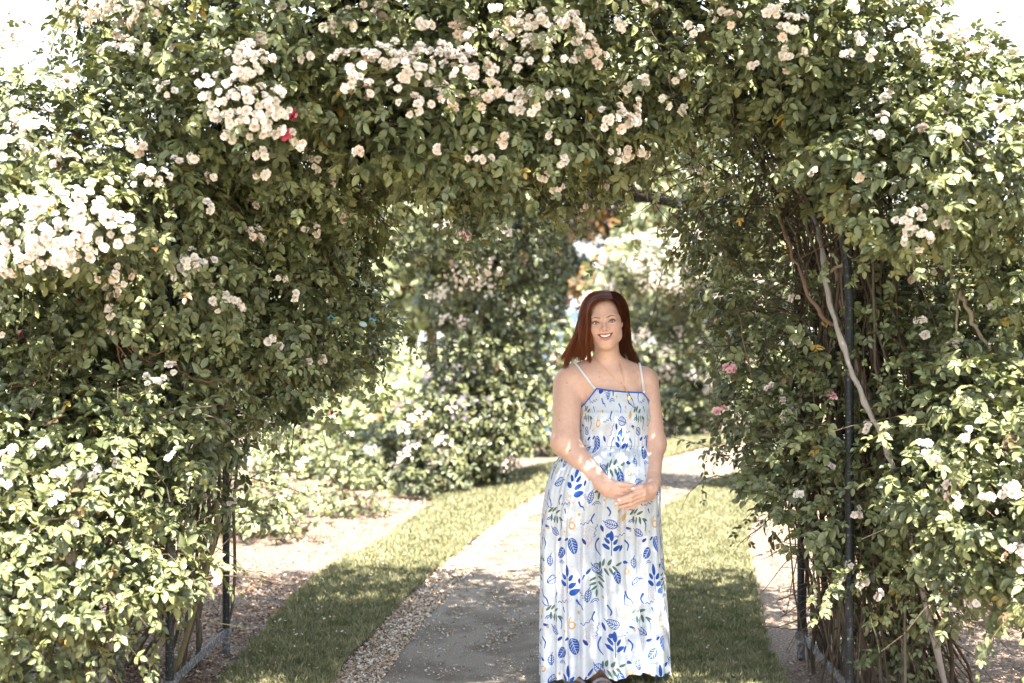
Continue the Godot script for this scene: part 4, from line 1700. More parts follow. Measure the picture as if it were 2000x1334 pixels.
func build_near_arch() -> void:
	var lf := P(445, 667, 5.24)
	# the arch over the walk: posts where the photograph has them
	var c := Vector3((-1.309 + 1.337 - 1.356 + 1.290) * 0.25, 0, -4.835)
	var side := Vector3(1, 0, 0.022).normalized()
	var along := Vector3(0.022, 0, -1).normalized()
	arch_frame("dark iron hoop arch that the woman stands under, worn paint and bar near ground", c, side, along, 1.324, 1.62, 0.81, "iron rose arches over the path")

	# ---- left rose
	var left := thing("climbing_rose", "climbing rose over left leg and crown of the near arch, thick with cream flowers", "climbing rose", Vector3(-1.45, 0, -4.7), "roses on the near arch")
	var lb := [
		lump(300, 30, 4.4, .34, .26, .35), lump(450, 60, 4.2, .40, .38, .42), lump(610, 60, 4.2, .42, .40, .45), lump(770, 50, 4.25, .45, .40, .45), lump(930, 40, 4.3, .45, .40, .45),
		lump(740, 205, 4.05, .36, .22, .34), lump(900, 235, 4.15, .36, .25, .36), lump(850, 300, 4.75, .30, .17, .32), lump(960, 325, 4.85, .26, .15, .30),
		lump(480, 195, 4.05, .30, .26, .34), lump(590, 290, 4.5, .32, .28, .34), lump(650, 390, 4.8, .24, .26, .34), lump(560, 430, 4.75, .30, .32, .36),
		lump(320, 240, 4.25, .40, .32, .42), lump(150, 290, 4.2, .40, .26, .42), lump(-20, 330, 4.1, .40, .32, .42), lump(110, 430, 3.95, .40, .20, .34), lump(250, 410, 4.15, .36, .26, .36),
		lump(330, 520, 4.45, .42, .34, .40), lump(490, 560, 4.75, .36, .36, .36), lump(620, 580, 5.0, .26, .34, .30), lump(660, 660, 5.1, .20, .22, .26), lump(560, 690, 5.0, .30, .26, .28),
		lump(430, 690, 4.8, .36, .30, .34), lump(260, 590, 4.5, .32, .20, .30), lump(80, 580, 4.3, .40, .20, .36), lump(180, 760, 4.75, .50, .22, .32, 0.75), lump(0, 740, 4.5, .34, .22, .36, 0.8),
		lump(300, 800, 4.4, .34, .20, .34), lump(370, 860, 4.45, .20, .16, .24), lump(490, 770, 4.95, .2, .18, .2, 0.4), lump(590, 740, 5.1, .18, .14, .2, 0.4), lump(440, 930, 5.0, .08, .22, .12, 0.5),
		lump(150, 880, 4.2, .42, .24, .36), lump(-20, 930, 4.0, .36, .30, .36), lump(270, 950, 4.15, .26, .19, .28), lump(110, 1030, 4.0, .36, .24, .34),
		lump(240, 1070, 4.0, .26, .13, .24), lump(350, 1130, 3.95, .11, .08, .14), lump(170, 1150, 3.95, .26, .13, .26), lump(-20, 1120, 3.8, .30, .24, .30), lump(30, 1270, 4.0, .26, .18, .28, 0.7), lump(120, 1270, 4.7, .3, .12, .3, 0.35),
		lump(150, 560, 5.3, .9, .85, .35, 0.45), lump(180, 1000, 5.3, .42, .42, .25, 0.35), lump(500, 200, 5.4, .8, .5, .4, 0.5), lump(900, 120, 5.4, .7, .35, .4, 0.5),
		lump(700, -560, 3.25, .55, .2, .32, 0.8), lump(1050, -580, 3.25, .55, .2, .32, 0.7), lump(600, -170, 4.2, .5, .25, .4), lump(930, -180, 4.2, .5, .25, .4), lump(550, 60, 4.75, .5, .4, .4, 0.6), lump(850, 50, 4.8, .5, .4, .4, 0.6), lump(-260, 500, 4.4, .5, .7, .6, 0.5), lump(-260, 1000, 4.2, .5, .5, .6, 0.5),
	]
	var leaves := grow(lb, 640.0, 0.92, 0.25, -0.2)
	shoots(left, lb, 22.0, 1.0, leaves)
	dress_plant(left, leaves, leaf_meshes, 300, 0.012)
	twigs(left, lb, 420, 0.42)
	left_flowers(left, lb)
	scatter_clusters(left, [lb[0], lb[2], lb[3], lb[4], lb[15], lb[46], lb[47]], 40, 0.03, 0.06, blossom_meshes)
	scatter_clusters(left, lb.slice(0, 40), 90, 0.012, 0.03, blossom_meshes)
	build_clusters(left, 300)
	var brown := Color(0.10, 0.070, 0.050)
	var grey := Color(0.32, 0.27, 0.22)
	# canes that rise with the left posts and bend over the hoops
	for i in 20:
		var f := rng.randf()
		var x := rng.randf_range(-0.12, 0.26)
		var z := lerpf(-4.45, -5.25, f)
		var top := rng.randf_range(0.5, 1.5)
		var pts := [Vector3(-1.46 - x * 0.8 + rng.randf_range(-0.25, 0.1), 0, z + rng.randf_range(-0.12, 0.12)), Vector3(-1.33 - x * 0.5 + rng.randf_range(-0.07, 0.07), 0.7, z), Vector3(-1.33 - x * 0.4, 1.5, z)]
		for k in 4:
			var a := PI - top * (k + 1) / 4.0
			pts.append(Vector3(1.32 * cos(a) - x * 0.5 + rng.randf_range(-0.08, 0.05), 1.62 + 1.32 * sin(a) + rng.randf_range(-0.05, 0.06), z + rng.randf_range(-0.1, 0.1)))
		cane(left, pts, rng.randf_range(0.004, 0.009), 0.004, brown.lerp(grey, rng.randf() * 0.5) * 0.8, "cane", 0.016)
	cane(left, [Vector3(-1.62, 0, -4.5), P(210, 1265, 4.3), P(265, 1180, 4.15), P(325, 1120, 4.1), P(335, 1030, 4.2), P(330, 950, 4.3)], 0.017, 0.011, Color(0.36, 0.31, 0.26))
	cane(left, [Vector3(-1.42, 0, -4.7), P(412, 1080, 4.7), P(424, 1020, 4.7), P(415, 960, 4.75), P(400, 900, 4.8)], 0.012, 0.010, Color(0.20, 0.17, 0.09))
	cane(left, [P(290, 1290, 4.6), P(345, 1220, 4.5), P(372, 1170, 4.4)], 0.012, 0.007, Color(0.42, 0.35, 0.27))
	cane(left, [P(420, 690, 4.75), P(470, 610, 4.75), P(500, 520, 4.8), P(540, 450, 4.8)], 0.018, 0.014, brown)
	for br in [[150, 585, 180, 610, 215, 650, 240, 690, 262, 730], [180, 610, 235, 665, 300, 690, 330, 680], [215, 650, 260, 690, 305, 712], [60, 660, 110, 690, 160, 680, 190, 640], [20, 760, 70, 745, 110, 720, 150, 690], [330, 700, 360, 730, 400, 745, 440, 740], [225, 665, 232, 700, 250, 735]]:
		var pts := []
		for k in br.size() / 2:
			pts.append(P(br[k * 2], br[k * 2 + 1], 4.22 - 0.02 * k))
		cane(left, pts, 0.005, 0.002, Color(0.26, 0.13, 0.08), "bare_twig", 0.004)
	for hang in [[560, 700, 576, 790, 568, 880], [580, 600, 575, 720, 560, 820], [500, 640, 505, 720, 500, 800], [755, 470, 745, 520, 752, 560], [730, 420, 760, 440, 790, 440], [820, 350, 760, 400, 740, 470]]:
		var pts := []
		for k in hang.size() / 2:
			pts.append(P(hang[k * 2], hang[k * 2 + 1], 4.9))
		cane(left, pts, 0.0035, 0.002, Color(0.12, 0.10, 0.05), "hanging_shoot", 0.004)

	for tie in [[[640, 622, 646, 617, 652, 622, 650, 629, 645, 632], "bright blue tie curled among the left rose's hanging leaves", 0.004], [[722, 624, 727, 622, 731, 626, 735, 623], "small blue tie at the right fringe of the left rose", 0.004]]:
		var pts := []
		for k in tie[0].size() / 2:
			pts.append(P(tie[0][k * 2], tie[0][k * 2 + 1], 4.72))
		var ts := Shape.new()
		var tq := smooth(pts, 4)
		ts.tube(tq, taper(tq.size(), tie[2], tie[2]), 6)
		tag(put("plant_tie", ts.mesh(plain(0.08, 0.34, 0.48, 0.5))), tie[1], "plant tie", "blue ties on the left rose")
	var plate := Shape.new()
	plate.ellipsoid(Vector3.ZERO, Vector3(0.017, 0.011, 0.003), 8, 14)
	var pl := put("plant_label", plate.mesh(plain(0.32, 0.45, 0.52, 0.5)))
	pl.transform = Transform3D(Basis(Vector3.BACK, -0.3), P(709, 633, 4.70))
	tag(pl, "pale blue oval plant label hanging between the two blue ties", "plant label")

	# ---- right rose
	var right := thing("climbing_rose", "climbing rose on right leg of the near arch, bare canes showing at its inner side", "climbing rose", Vector3(1.5, 0, -4.7), "roses on the near arch")
	var rb := [
		lump(1080, 40, 4.3, .45, .40, .45), lump(1230, 40, 4.35, .45, .40, .45), lump(1380, 50, 4.35, .42, .38, .45), lump(1530, 60, 4.3, .40, .34, .42), lump(1660, 90, 4.3, .36, .32, .38),
		lump(1060, 225, 4.2, .34, .25, .36), lump(1190, 225, 4.4, .28, .21, .32), lump(1090, 325, 4.85, .26, .15, .30), lump(1010, 345, 4.95, .2, .12, .22), lump(1190, 255, 4.9, .16, .12, .26),
		lump(1320, 140, 4.6, .26, .20, .32), lump(1460, 120, 4.6, .28, .17, .30), lump(1610, 180, 4.45, .26, .19, .30), lump(1720, 200, 4.3, .30, .24, .34), lump(1830, 200, 4.2, .30, .20, .34), lump(1960, 230, 4.1, .30, .22, .34),
		lump(1660, 310, 4.3, .22, .16, .26), lump(1740, 330, 4.1, .32, .24, .32), lump(1880, 330, 4.0, .36, .24, .34), lump(1780, 410, 4.1, .24, .16, .26), lump(2010, 400, 4.1, .32, .30, .34),
		lump(1400, 345, 4.8, .09, .07, .1, 0.7), lump(1380, 450, 5.3, .20, .16, .24, 0.6), lump(1440, 560, 5.25, .20, .24, .26, 0.65), lump(1480, 680, 5.15, .20, .24, .26, 0.7), lump(1490, 790, 5.05, .20, .20, .26, 0.7), lump(1500, 900, 5.0, .16, .22, .22, 0.8),
		lump(1560, 960, 4.85, .16, .22, .2, 0.9), lump(1620, 940, 4.78, .2, .24, .2, 0.7), lump(1690, 1070, 4.7, .20, .16, .22, 0.7), lump(1620, 800, 4.85, .24, .22, .22, 0.6), lump(1730, 760, 4.72, .22, .24, .2, 0.7), lump(1670, 640, 4.85, .22, .16, .2, 0.5), lump(1600, 660, 4.65, .10, .28, .12, 0.6), lump(1650, 850, 4.55, .14, .2, .12, 0.8), lump(1600, 780, 4.6, .12, .18, .10, 0.7), lump(1640, 1010, 4.5, .14, .18, .12, 0.8), lump(1700, 1130, 4.45, .12, .14, .12, 0.7), lump(1720, 560, 4.6, .16, .16, .12, 0.5),
		lump(1800, 640, 4.65, .26, .22, .26, 0.8), lump(1930, 560, 4.6, .34, .24, .3, 0.5), lump(1940, 660, 4.35, .26, .18, .26), lump(1890, 770, 4.15, .28, .17, .28), lump(1980, 850, 3.95, .30, .22, .30), lump(1830, 830, 4.35, .24, .17, .26), lump(1850, 940, 4.15, .28, .18, .28),
		lump(1960, 990, 3.95, .26, .17, .28), lump(1800, 1010, 4.4, .2, .16, .22, 0.8), lump(1900, 1080, 4.05, .24, .14, .24), lump(1760, 1110, 4.6, .18, .14, .2, 0.6), lump(2060, 1120, 3.9, .26, .22, .3), lump(1800, 1180, 4.5, .16, .12, .2, 0.6), lump(1745, 1260, 4.7, .18, .1, .2, 0.5),
		lump(1500, 330, 5.45, .3, .3, .2, 0.8), lump(1620, 480, 5.3, .3, .4, .2, 0.5), lump(1250, 120, 5.4, .8, .35, .4, 0.5), lump(1600, 200, 5.4, .5, .4, .35, 0.5), lump(1800, 520, 5.4, .5, .5, .3, 0.35), lump(1850, 900, 5.2, .4, .4, .3, 0.35), lump(1400, -580, 3.25, .55, .2, .32, 0.7), lump(1700, -560, 3.25, .5, .2, .32), lump(1230, -180, 4.2, .5, .25, .4), lump(1500, -170, 4.2, .45, .25, .4), lump(1150, 50, 4.8, .5, .4, .4, 0.6), lump(1420, 60, 4.8, .45, .4, .4, 0.6), lump(2200, 500, 4.4, .45, .6, .5, 0.5), lump(2250, 900, 4.2, .45, .5, .5, 0.5),
	]
	leaves = grow(rb, 600.0, 0.92, 0.25, -0.2)
	shoots(right, rb, 22.0, 1.0, leaves)
	dress_plant(right, leaves, leaf_meshes, 300, 0.012)
	twigs(right, rb, 420, 0.42)
	twigs(right, [lump(1600, 420, 4.85, .3, .3, .25), lump(1640, 560, 4.85, .3, .3, .25), lump(1680, 700, 4.8, .3, .3, .25), lump(1480, 320, 4.9, .3, .2, .25), lump(1680, 900, 4.75, .25, .35, .25), lump(1700, 1150, 4.7, .2, .3, .2), lump(1850, 480, 4.8, .4, .25, .3)], 700, 0.40)
	right_flowers(right, rb)
	scatter_clusters(right, [rb[0], rb[1], rb[3], rb[15], rb[20], rb[46], rb[50]], 30, 0.025, 0.05, blossom_meshes)
	scatter_clusters(right, rb.slice(0, 44), 90, 0.012, 0.03, blossom_meshes)
	build_clusters(right, 300)
	for i in 90:
		var f := rng.randf()
		var x := rng.randf_range(-0.10, 0.42)
		var z := lerpf(-4.4, -5.25, f)
		var top := rng.randf_range(0.5, 1.55)
		var pts := [Vector3(1.42 + x * 0.9 + rng.randf_range(-0.08, 0.2), 0, z + rng.randf_range(-0.15, 0.15)), Vector3(1.34 + x * 0.7 + rng.randf_range(-0.08, 0.1), 0.7, z), Vector3(1.32 + x * 0.6, 1.5, z)]
		for k in 4:
			var a := top * (k + 1) / 4.0
			pts.append(Vector3(1.32 * cos(a) + x * 0.5 + rng.randf_range(-0.05, 0.1), 1.62 + 1.32 * sin(a) + x * 0.3 + rng.randf_range(-0.05, 0.08), z + rng.randf_range(-0.12, 0.12)))
		cane(right, pts, rng.randf_range(0.003, 0.008) if i % 8 else 0.0095, 0.003, brown.lerp(grey, pow(rng.randf(), 2) * 0.7) * 0.8, "cane", 0.018)
	var pale := Color(0.36, 0.32, 0.29)
	cane(right, [Vector3(1.72, 0, -4.45), P(1775, 1040, 4.3), P(1757, 950, 4.28), P(1730, 870, 4.25), P(1690, 785, 4.25), P(1662, 720, 4.27), P(1634, 640, 4.32), P(1614, 560, 4.4), P(1606, 490, 4.5), P(1590, 430, 4.7), P(1555, 370, 4.75), P(1500, 320, 4.85)], 0.0105, 0.0085, pale, "cane", 0.004)
	cane(right, [P(1700, 1010, 4.5), P(1720, 880, 4.5), P(1700, 800, 4.5), P(1672, 700, 4.55), P(1650, 620, 4.6), P(1630, 520, 4.65)], 0.013, 0.010, Color(0.28, 0.2, 0.15))
	cane(right, [P(1625, 635, 4.5), P(1590, 595, 4.5), P(1565, 540, 4.55), P(1540, 480, 4.6), P(1515, 400, 4.7)], 0.009, 0.006, Color(0.22, 0.14, 0.11))
	cane(right, [P(1860, 530, 4.3), P(1880, 580, 4.25), P(1900, 630, 4.2), P(1925, 670, 4.15), P(1950, 705, 4.1)], 0.008, 0.006, Color(0.44, 0.36, 0.26))
	cane(right, [P(1866, 555, 4.3), P(1868, 600, 4.25), P(1864, 680, 4.2)], 0.006, 0.004, Color(0.46, 0.38, 0.27))
	cane(right, [P(1860, 530, 4.3), P(1920, 545, 4.25), P(1965, 585, 4.2), P(2010, 640, 4.1)], 0.006, 0.005, Color(0.34, 0.32, 0.18))
	cane(right, [P(1615, 530, 4.5), P(1660, 510, 4.45), P(1720, 505, 4.4), P(1780, 500, 4.4)], 0.007, 0.004, Color(0.38, 0.29, 0.22))
	cane(right, [P(1790, 1310, 4.5), P(1750, 1220, 4.5), P(1700, 1120, 4.55), P(1690, 1040, 4.6)], 0.011, 0.008, Color(0.40, 0.33, 0.27))
	cane(right, [P(1625, 1260, 4.75), P(1640, 1170, 4.75), P(1600, 1090, 4.8), P(1560, 1000, 4.85), P(1510, 930, 4.9), P(1470, 900, 4.95)], 0.010, 0.006, Color(0.2, 0.18, 0.11))
	cane(right, [P(1690, 1240, 4.6), P(1720, 1180, 4.55), P(1790, 1160, 4.5), P(1850, 1180, 4.4)], 0.008, 0.005, Color(0.36, 0.3, 0.22))
	cane(right, [P(1470, 900, 4.95), P(1468, 850, 4.95), P(1480, 800, 4.95), P(1530, 760, 4.95)], 0.007, 0.005, Color(0.12, 0.1, 0.07))
	for br in [[1386, 290, 1390, 250, 1392, 220, 1400, 205], [1412, 262, 1430, 235, 1436, 205, 1450, 195], [1430, 262, 1450, 230, 1462, 190], [1400, 205, 1420, 215, 1440, 200, 1460, 190], [1335, 262, 1350, 282, 1366, 292], [1410, 240, 1412, 262], [1360, 225, 1400, 228, 1420, 215], [1340, 10, 1385, 30, 1390, 60], [1430, 418, 1470, 390, 1500, 365, 1520, 355], [1600, 640, 1700, 590, 1770, 555], [1300, 600, 1330, 590, 1370, 560, 1400, 545], [1470, 740, 1450, 650, 1440, 600]]:
		var pts := []
		for k in br.size() / 2:
			pts.append(P(br[k * 2], br[k * 2 + 1], 4.5 if br[1] < 300 else 4.75))
		cane(right, pts, 0.0042, 0.002, Color(0.42, 0.34, 0.29) if br[1] < 300 else Color(0.22, 0.16, 0.1), "bare_twig", 0.005)


func left_flowers(p: Node3D, b: Array) -> void:
	clusters(p, b, [[215, 22, 45], [262, 15, 50], [160, 20, 32], [310, 22, 38], [245, 130, 28], [312, 105, 14], [25, 90, 26], [60, 50, 20], [140, 190, 20], [60, 260, 20]], blossom_meshes)
	clusters(p, b, [[488, 145, 38], [480, 215, 52], [440, 198, 36], [528, 208, 32], [462, 128, 24], [600, 265, 20], [505, 250, 26], [455, 245, 24]], blossom_meshes.slice(0, 5))
	clusters(p, b, [[400, 172, 14], [345, 190, 17], [285, 290, 15], [268, 285, 17], [90, 270, 26], [48, 250, 16], [120, 120, 14], [20, 300, 20]], blossom_meshes)
	clusters(p, b, [[95, 450, 60], [150, 465, 52], [55, 480, 40], [170, 415, 40], [232, 455, 30], [32, 505, 26], [110, 410, 36], [120, 495, 26]], blossom_meshes.slice(0, 5))
	clusters(p, b, [[222, 520, 22], [235, 578, 14], [206, 610, 15], [230, 632, 9], [292, 372, 28], [345, 340, 13], [390, 415, 14], [372, 530, 28], [362, 500, 18]], blossom_meshes)
	clusters(p, b, [[428, 590, 26], [480, 420, 11], [480, 472, 17], [530, 548, 9], [565, 577, 11], [605, 322, 15], [508, 320, 16], [512, 292, 11], [602, 458, 17], [640, 355, 9]], blossom_meshes)
	clusters(p, b, [[300, 770, 18], [333, 745, 15], [185, 342, 14], [120, 342, 20], [545, 672, 6], [530, 660, 9], [602, 715, 8], [622, 708, 10], [395, 300, 8], [430, 330, 9]], blossom_meshes)
	clusters(p, b, [[14, 905, 15], [12, 605, 14], [12, 640, 14], [4, 940, 20], [78, 885, 8], [100, 930, 10], [190, 925, 13], [160, 922, 10], [335, 910, 8], [400, 1140, 7], [110, 995, 12]], blossom_meshes.slice(0, 4))
	clusters(p, b, [[682, 12, 20], [770, 15, 22], [678, 48, 20], [745, 38, 12], [818, 55, 17], [700, 140, 30], [742, 142, 26], [782, 150, 34], [822, 142, 26], [795, 165, 28]], blossom_meshes)
	clusters(p, b, [[878, 145, 28], [902, 160, 34], [932, 160, 25], [952, 187, 18], [688, 170, 20], [720, 188, 15], [800, 216, 22], [852, 206, 22], [840, 188, 17], [940, 212, 16]], blossom_meshes.slice(1))
	clusters(p, b, [[918, 78, 18], [880, 70, 15], [985, 58, 17], [965, 30, 12], [600, 120, 14], [640, 60, 16], [560, 40, 14], [520, 80, 10], [905, 120, 12], [850, 120, 10]], blossom_meshes)
	clusters(p, b, [[715, 290, 10], [680, 332, 13], [920, 300, 13], [942, 308, 9], [978, 270, 13], [975, 362, 11], [865, 290, 8], [660, 410, 7], [770, 390, 6]], blossom_meshes.slice(2))
	clusters(p, b, [[52, 688, 15]], pink_meshes.slice(0, 3))
	clusters(p, b, [[545, 257, 9], [598, 228, 7]], pink_meshes.slice(3))


func right_flowers(p: Node3D, b: Array) -> void:
	clusters(p, b, [[1030, 60, 25], [1000, 92, 25], [1065, 55, 25], [1110, 62, 25], [1060, 97, 25], [1050, 130, 28], [1104, 142, 15], [1148, 110, 25], [1140, 82, 20]], blossom_meshes.slice(1))
	clusters(p, b, [[1045, 210, 26], [1015, 214, 20], [1085, 200, 13], [1022, 150, 12], [1080, 265, 12], [1000, 200, 14]], blossom_meshes.slice(0, 4))
	clusters(p, b, [[1175, 237, 20], [1195, 243, 25], [1216, 240, 18], [1220, 215, 11], [1180, 295, 14], [1220, 290, 17], [1244, 288, 12], [1090, 305, 13], [1060, 332, 13], [1086, 346, 17]], blossom_meshes.slice(2))
	clusters(p, b, [[1165, 355, 13], [1255, 355, 13], [1140, 386, 11], [1175, 390, 7], [1220, 160, 11], [1290, 190, 11], [1322, 150, 11], [1255, 160, 9], [1200, 60, 14], [1270, 20, 14]], blossom_meshes)
	clusters(p, b, [[1520, 35, 20], [1540, 56, 20], [1530, 68, 14], [1425, 45, 13], [1360, 65, 13], [1345, 205, 10], [1655, 25, 10], [1715, 20, 13], [1385, 10, 12]], blossom_meshes.slice(1))
	clusters(p, b, [[1800, 20, 25], [1760, 85, 20], [1790, 70, 14], [1670, 92, 15], [1630, 115, 12], [1690, 115, 8], [1480, 130, 8], [1555, 250, 13], [1740, 195, 10], [1720, 220, 12]], blossom_meshes.slice(0, 5))
	clusters(p, b, [[1710, 285, 12], [1720, 255, 10], [1870, 110, 15], [1920, 120, 10], [1920, 240, 14], [1955, 240, 14], [1855, 100, 18], [1985, 230, 14], [1610, 345, 9], [1820, 140, 14], [1950, 90, 12], [1980, 60, 14]], blossom_meshes)
	clusters(p, b, [[1790, 440, 32], [1828, 436, 12], [1768, 428, 18], [1800, 280, 10], [1900, 180, 14], [1860, 270, 10]], blossom_meshes.slice(2))
	clusters(p, b, [[1840, 540, 9], [1765, 552, 6], [1815, 642, 8], [1825, 665, 8], [1540, 797, 8], [1545, 816, 9], [1510, 772, 11], [1720, 842, 13], [1620, 930, 8], [1576, 980, 5], [1385, 362, 8]], blossom_meshes, 4.8)
	clusters(p, b, [[1820, 875, 14], [1850, 890, 14], [1930, 990, 12], [1925, 1175, 9], [1900, 860, 12], [1975, 940, 10]], blossom_meshes.slice(0, 3))
	clusters(p, b, [[1625, 792, 9], [1436, 740, 11], [1402, 815, 8]], pink_meshes.slice(0, 3), 4.95)


func far_rose(label: String, at: Vector3, lb: Array, dens: float, spots: Array, loose: int, loose_r: float, meshes: Array, group: String, canes := 5, size := 1.25, called := "climbing_rose", category := "climbing rose", pinks := 0) -> Node3D:
	var p := thing(called, label, category, at, group)
	var leaves := grow(lb, dens, size)
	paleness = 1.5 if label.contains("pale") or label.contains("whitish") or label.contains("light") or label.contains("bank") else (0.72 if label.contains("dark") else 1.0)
	dress_plant(p, leaves, small_leaf_meshes if size < 1.2 else leaf_meshes, 0, 0.01)
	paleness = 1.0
	if spots.size():
		clusters(p, lb, spots, meshes, -at.z)
	scatter_clusters(p, lb, loose, loose_r * 0.6, loose_r * 1.3, meshes)
	if pinks:
		scatter_clusters(p, lb, pinks, loose_r * 0.5, loose_r, pink_meshes)
	build_clusters(p, 60 if -at.z < 13.0 else 0)
	for i in canes:
		var b = lb[i % lb.size()]
		var q := at + Vector3(rng.randf_range(-0.25, 0.25), 0, rng.randf_range(-0.2, 0.2))
		var e: Vector3 = b[0] + rand_unit() * b[1] * 0.4
		cane(p, [q, q.lerp(e, 0.4) + rand_unit() * 0.1, q.lerp(e, 0.75) + rand_unit() * 0.1, e], 0.012, 0.005, Color(0.14, 0.11, 0.07))
	return p


func build_far_garden() -> void:
	# second arch: left foot about 11.5 m away, right foot hidden by the near rose
	var a2 := Vector3(1.07, 0, -11.1)
	var s2 := Vector3(2.75, 0, 0.9).normalized()
	var f2 := Vector3(s2.z, 0, -s2.x)
	arch_frame("second iron hoop arch along the path, its bare crown behind the hanging leaves", a2, s2, f2, 1.42, 1.46, 0.85, "iron rose arches over the path")
	far_rose("dark rose pillar on left leg of second arch, behind the woman's shoulder", Vector3(-0.45, 0, -11.4), [
		lump(940, 470, 10.9, .55, .42, .5), lump(1020, 480, 11.3, .5, .42, .5), lump(930, 570, 11.2, .55, .5, .5), lump(1010, 590, 11.4, .48, .5, .5), lump(930, 680, 11.2, .5, .5, .5), lump(1010, 700, 11.5, .42, .5, .45), lump(920, 790, 11.1, .5, .5, .5), lump(985, 800, 11.3, .38, .45, .45), lump(890, 890, 10.9, .48, .36, .45), lump(960, 870, 11.2, .32, .4, .4), lump(845, 925, 10.7, .36, .24, .36), lump(860, 460, 10.7, .45, .3, .45), lump(840, 830, 10.8, .3, .3, .3, .6)],
		260.0, [[910, 535, 28], [945, 545, 18], [865, 575, 16], [985, 460, 16], [960, 520, 16], [820, 820, 15], [800, 840, 12], [810, 885, 14], [870, 620, 10]], 60, 0.06, blossom_meshes, "rose pillars on the second arch", 8, 1.35, "climbing_rose", "climbing rose", 10)
	var crown := far_rose("airy rose growth along the crown of second arch, above the woman's head", Vector3(1.1, 0, -11.0), [
		lump(820, 370, 10.6, .6, .35, .7), lump(940, 340, 10.6, .6, .35, .8), lump(1060, 310, 10.8, .5, .26, .8), lump(1190, 250, 10.8, .6, .22, .7, 0.8), lump(1330, 270, 10.8, .5, .26, .6), lump(1440, 390, 10.6, .5, .4, .6)], 230.0, [], 14, 0.05, blossom_meshes, "", 0, 1.3)
	far_rose("rose pillar on right leg of second arch, half hidden behind near right leg", Vector3(2.5, 0, -10.6), [
		lump(1470, 480, 10.6, .4, .5, .4), lump(1490, 620, 10.6, .4, .5, .4, 0.9), lump(1500, 760, 10.6, .36, .45, .4, 0.9), lump(1520, 880, 10.5, .32, .36, .36), lump(1560, 560, 10.4, .5, .6, .5, 0.7)], 220.0, [[1430, 640, 12], [1425, 590, 14]], 26, 0.05, blossom_meshes, "rose pillars on the second arch", 6, 1.3)

	for i in 9:
		var pts := []
		for k in 9:
			var a := lerpf(0.55, 2.55, k / 8.0) + rng.randf_range(-0.05, 0.05)
			pts.append(a2 + s2 * 1.42 * cos(a) + Vector3.UP * (1.46 + 1.42 * sin(a) + rng.randf_range(-0.05, 0.06)) + f2 * rng.randf_range(-0.5, 0.5))
		cane(crown, pts, 0.016, 0.008, Color(0.03, 0.024, 0.02))
	# third arch further round the bend
	var s3 := Vector3(1.0, 0, 0.25).normalized()
	arch_frame("third iron hoop arch further on, two posts showing right of the woman", Vector3(3.9, 0, -17.2), s3, Vector3(s3.z, 0, -s3.x), 1.45, 1.6, 1.2, "iron rose arches over the path")
	far_rose("dark rose pillar with white top right of the woman, on the third arch", Vector3(2.6, 0, -17.4), [
		lump(1330, 600, 17.2, .75, .5, .6), lump(1300, 680, 17.2, .6, .6, .6), lump(1370, 690, 17.2, .55, .6, .6), lump(1320, 780, 17.0, .6, .5, .5), lump(1370, 790, 17.2, .45, .4, .5), lump(1290, 530, 16.3, .8, .34, .7), lump(1390, 540, 16.2, .7, .36, .7)],
		190.0, [[1300, 725, 16], [1300, 690, 12], [1350, 740, 12], [1380, 750, 14], [1260, 520, 30], [1300, 500, 34], [1340, 520, 30], [1280, 545, 26], [1320, 550, 22], [1380, 530, 24], [1420, 560, 22]], 26, 0.09, blossom_meshes, "", 7, 1.6, "climbing_rose", "climbing rose", 12)
	far_rose("bank of white roses in full sun above the third arch's pillar", Vector3(2.2, 0, -19.5), [
		lump(1290, 500, 18.6, .85, .36, .5), lump(1240, 545, 18.8, .5, .36, .5), lump(1350, 490, 18.6, .55, .3, .5), lump(1200, 600, 19.5, .5, .5, .5), lump(1190, 720, 19.5, .45, .6, .5)], 150.0, [], 220, 0.10, blossom_meshes.slice(0, 3), "", 5, 1.6)
	# low rose bushes in the left bed
	for q in [
		["low pale rose bush by the left post of near arch, leaves in full sun", 545, 1010, 8.4, .42, .40, 3], ["rounded rose bush with red flowers in the left bed", 660, 940, 9.6, .50, .42, 4], ["small rose bush behind the left post, against its stems", 470, 960, 8.6, .40, .42, 2],
		["pale rose bush at far side of left bed", 610, 860, 12.2, .6, .42, 5], ["pale shrub with pink flowers left of the dark pillar", 740, 800, 13.0, .8, .55, 8], ["loose whitish shrub behind the left bed", 700, 740, 14.5, 1.0, .7, 8],
		["small dark bush at foot of the dark pillar", 750, 900, 11.4, .45, .36, 3], ["light green rose bush behind the woman's elbow", 1050, 830, 14.5, .45, .55, 6], ["tall pale rose bush seen beside the woman's hair", 1075, 690, 16.0, .6, .6, 12]]:
		var x: float = q[1]
		var y: float = q[2]
		var d: float = q[3]
		var r: float = q[4]
		var h: float = q[5]
		var c := P(x, y, d)
		var foot := Vector3(c.x, 0, c.z)
		var px := FPX / d
		var lumps_here := [lump(x, y, d, r * 0.75, h * 0.8, r * 0.7), lump(x - r * 0.45 * px, y + h * 0.25 * px, d - 0.1, r * 0.6, h * 0.6, r * 0.5), lump(x + r * 0.45 * px, y + h * 0.2 * px, d - 0.1, r * 0.55, h * 0.6, r * 0.5), lump(x + r * 0.1 * px, y - h * 0.4 * px, d + 0.1, r * 0.5, h * 0.5, r * 0.5), lump(x, y + h * 0.6 * px, d - 0.05, r * 0.6, h * 0.4, r * 0.5)]
		var bush := far_rose(q[0], foot, lumps_here, 260.0 if d < 12 else 150.0, [], q[6], 0.05, blossom_meshes if rng.randf() < 0.7 else pink_meshes.slice(0, 3), "rose bushes behind the arch", 6, 1.15 if d < 10 else 1.6, "rose_bush", "rose bush", 2)
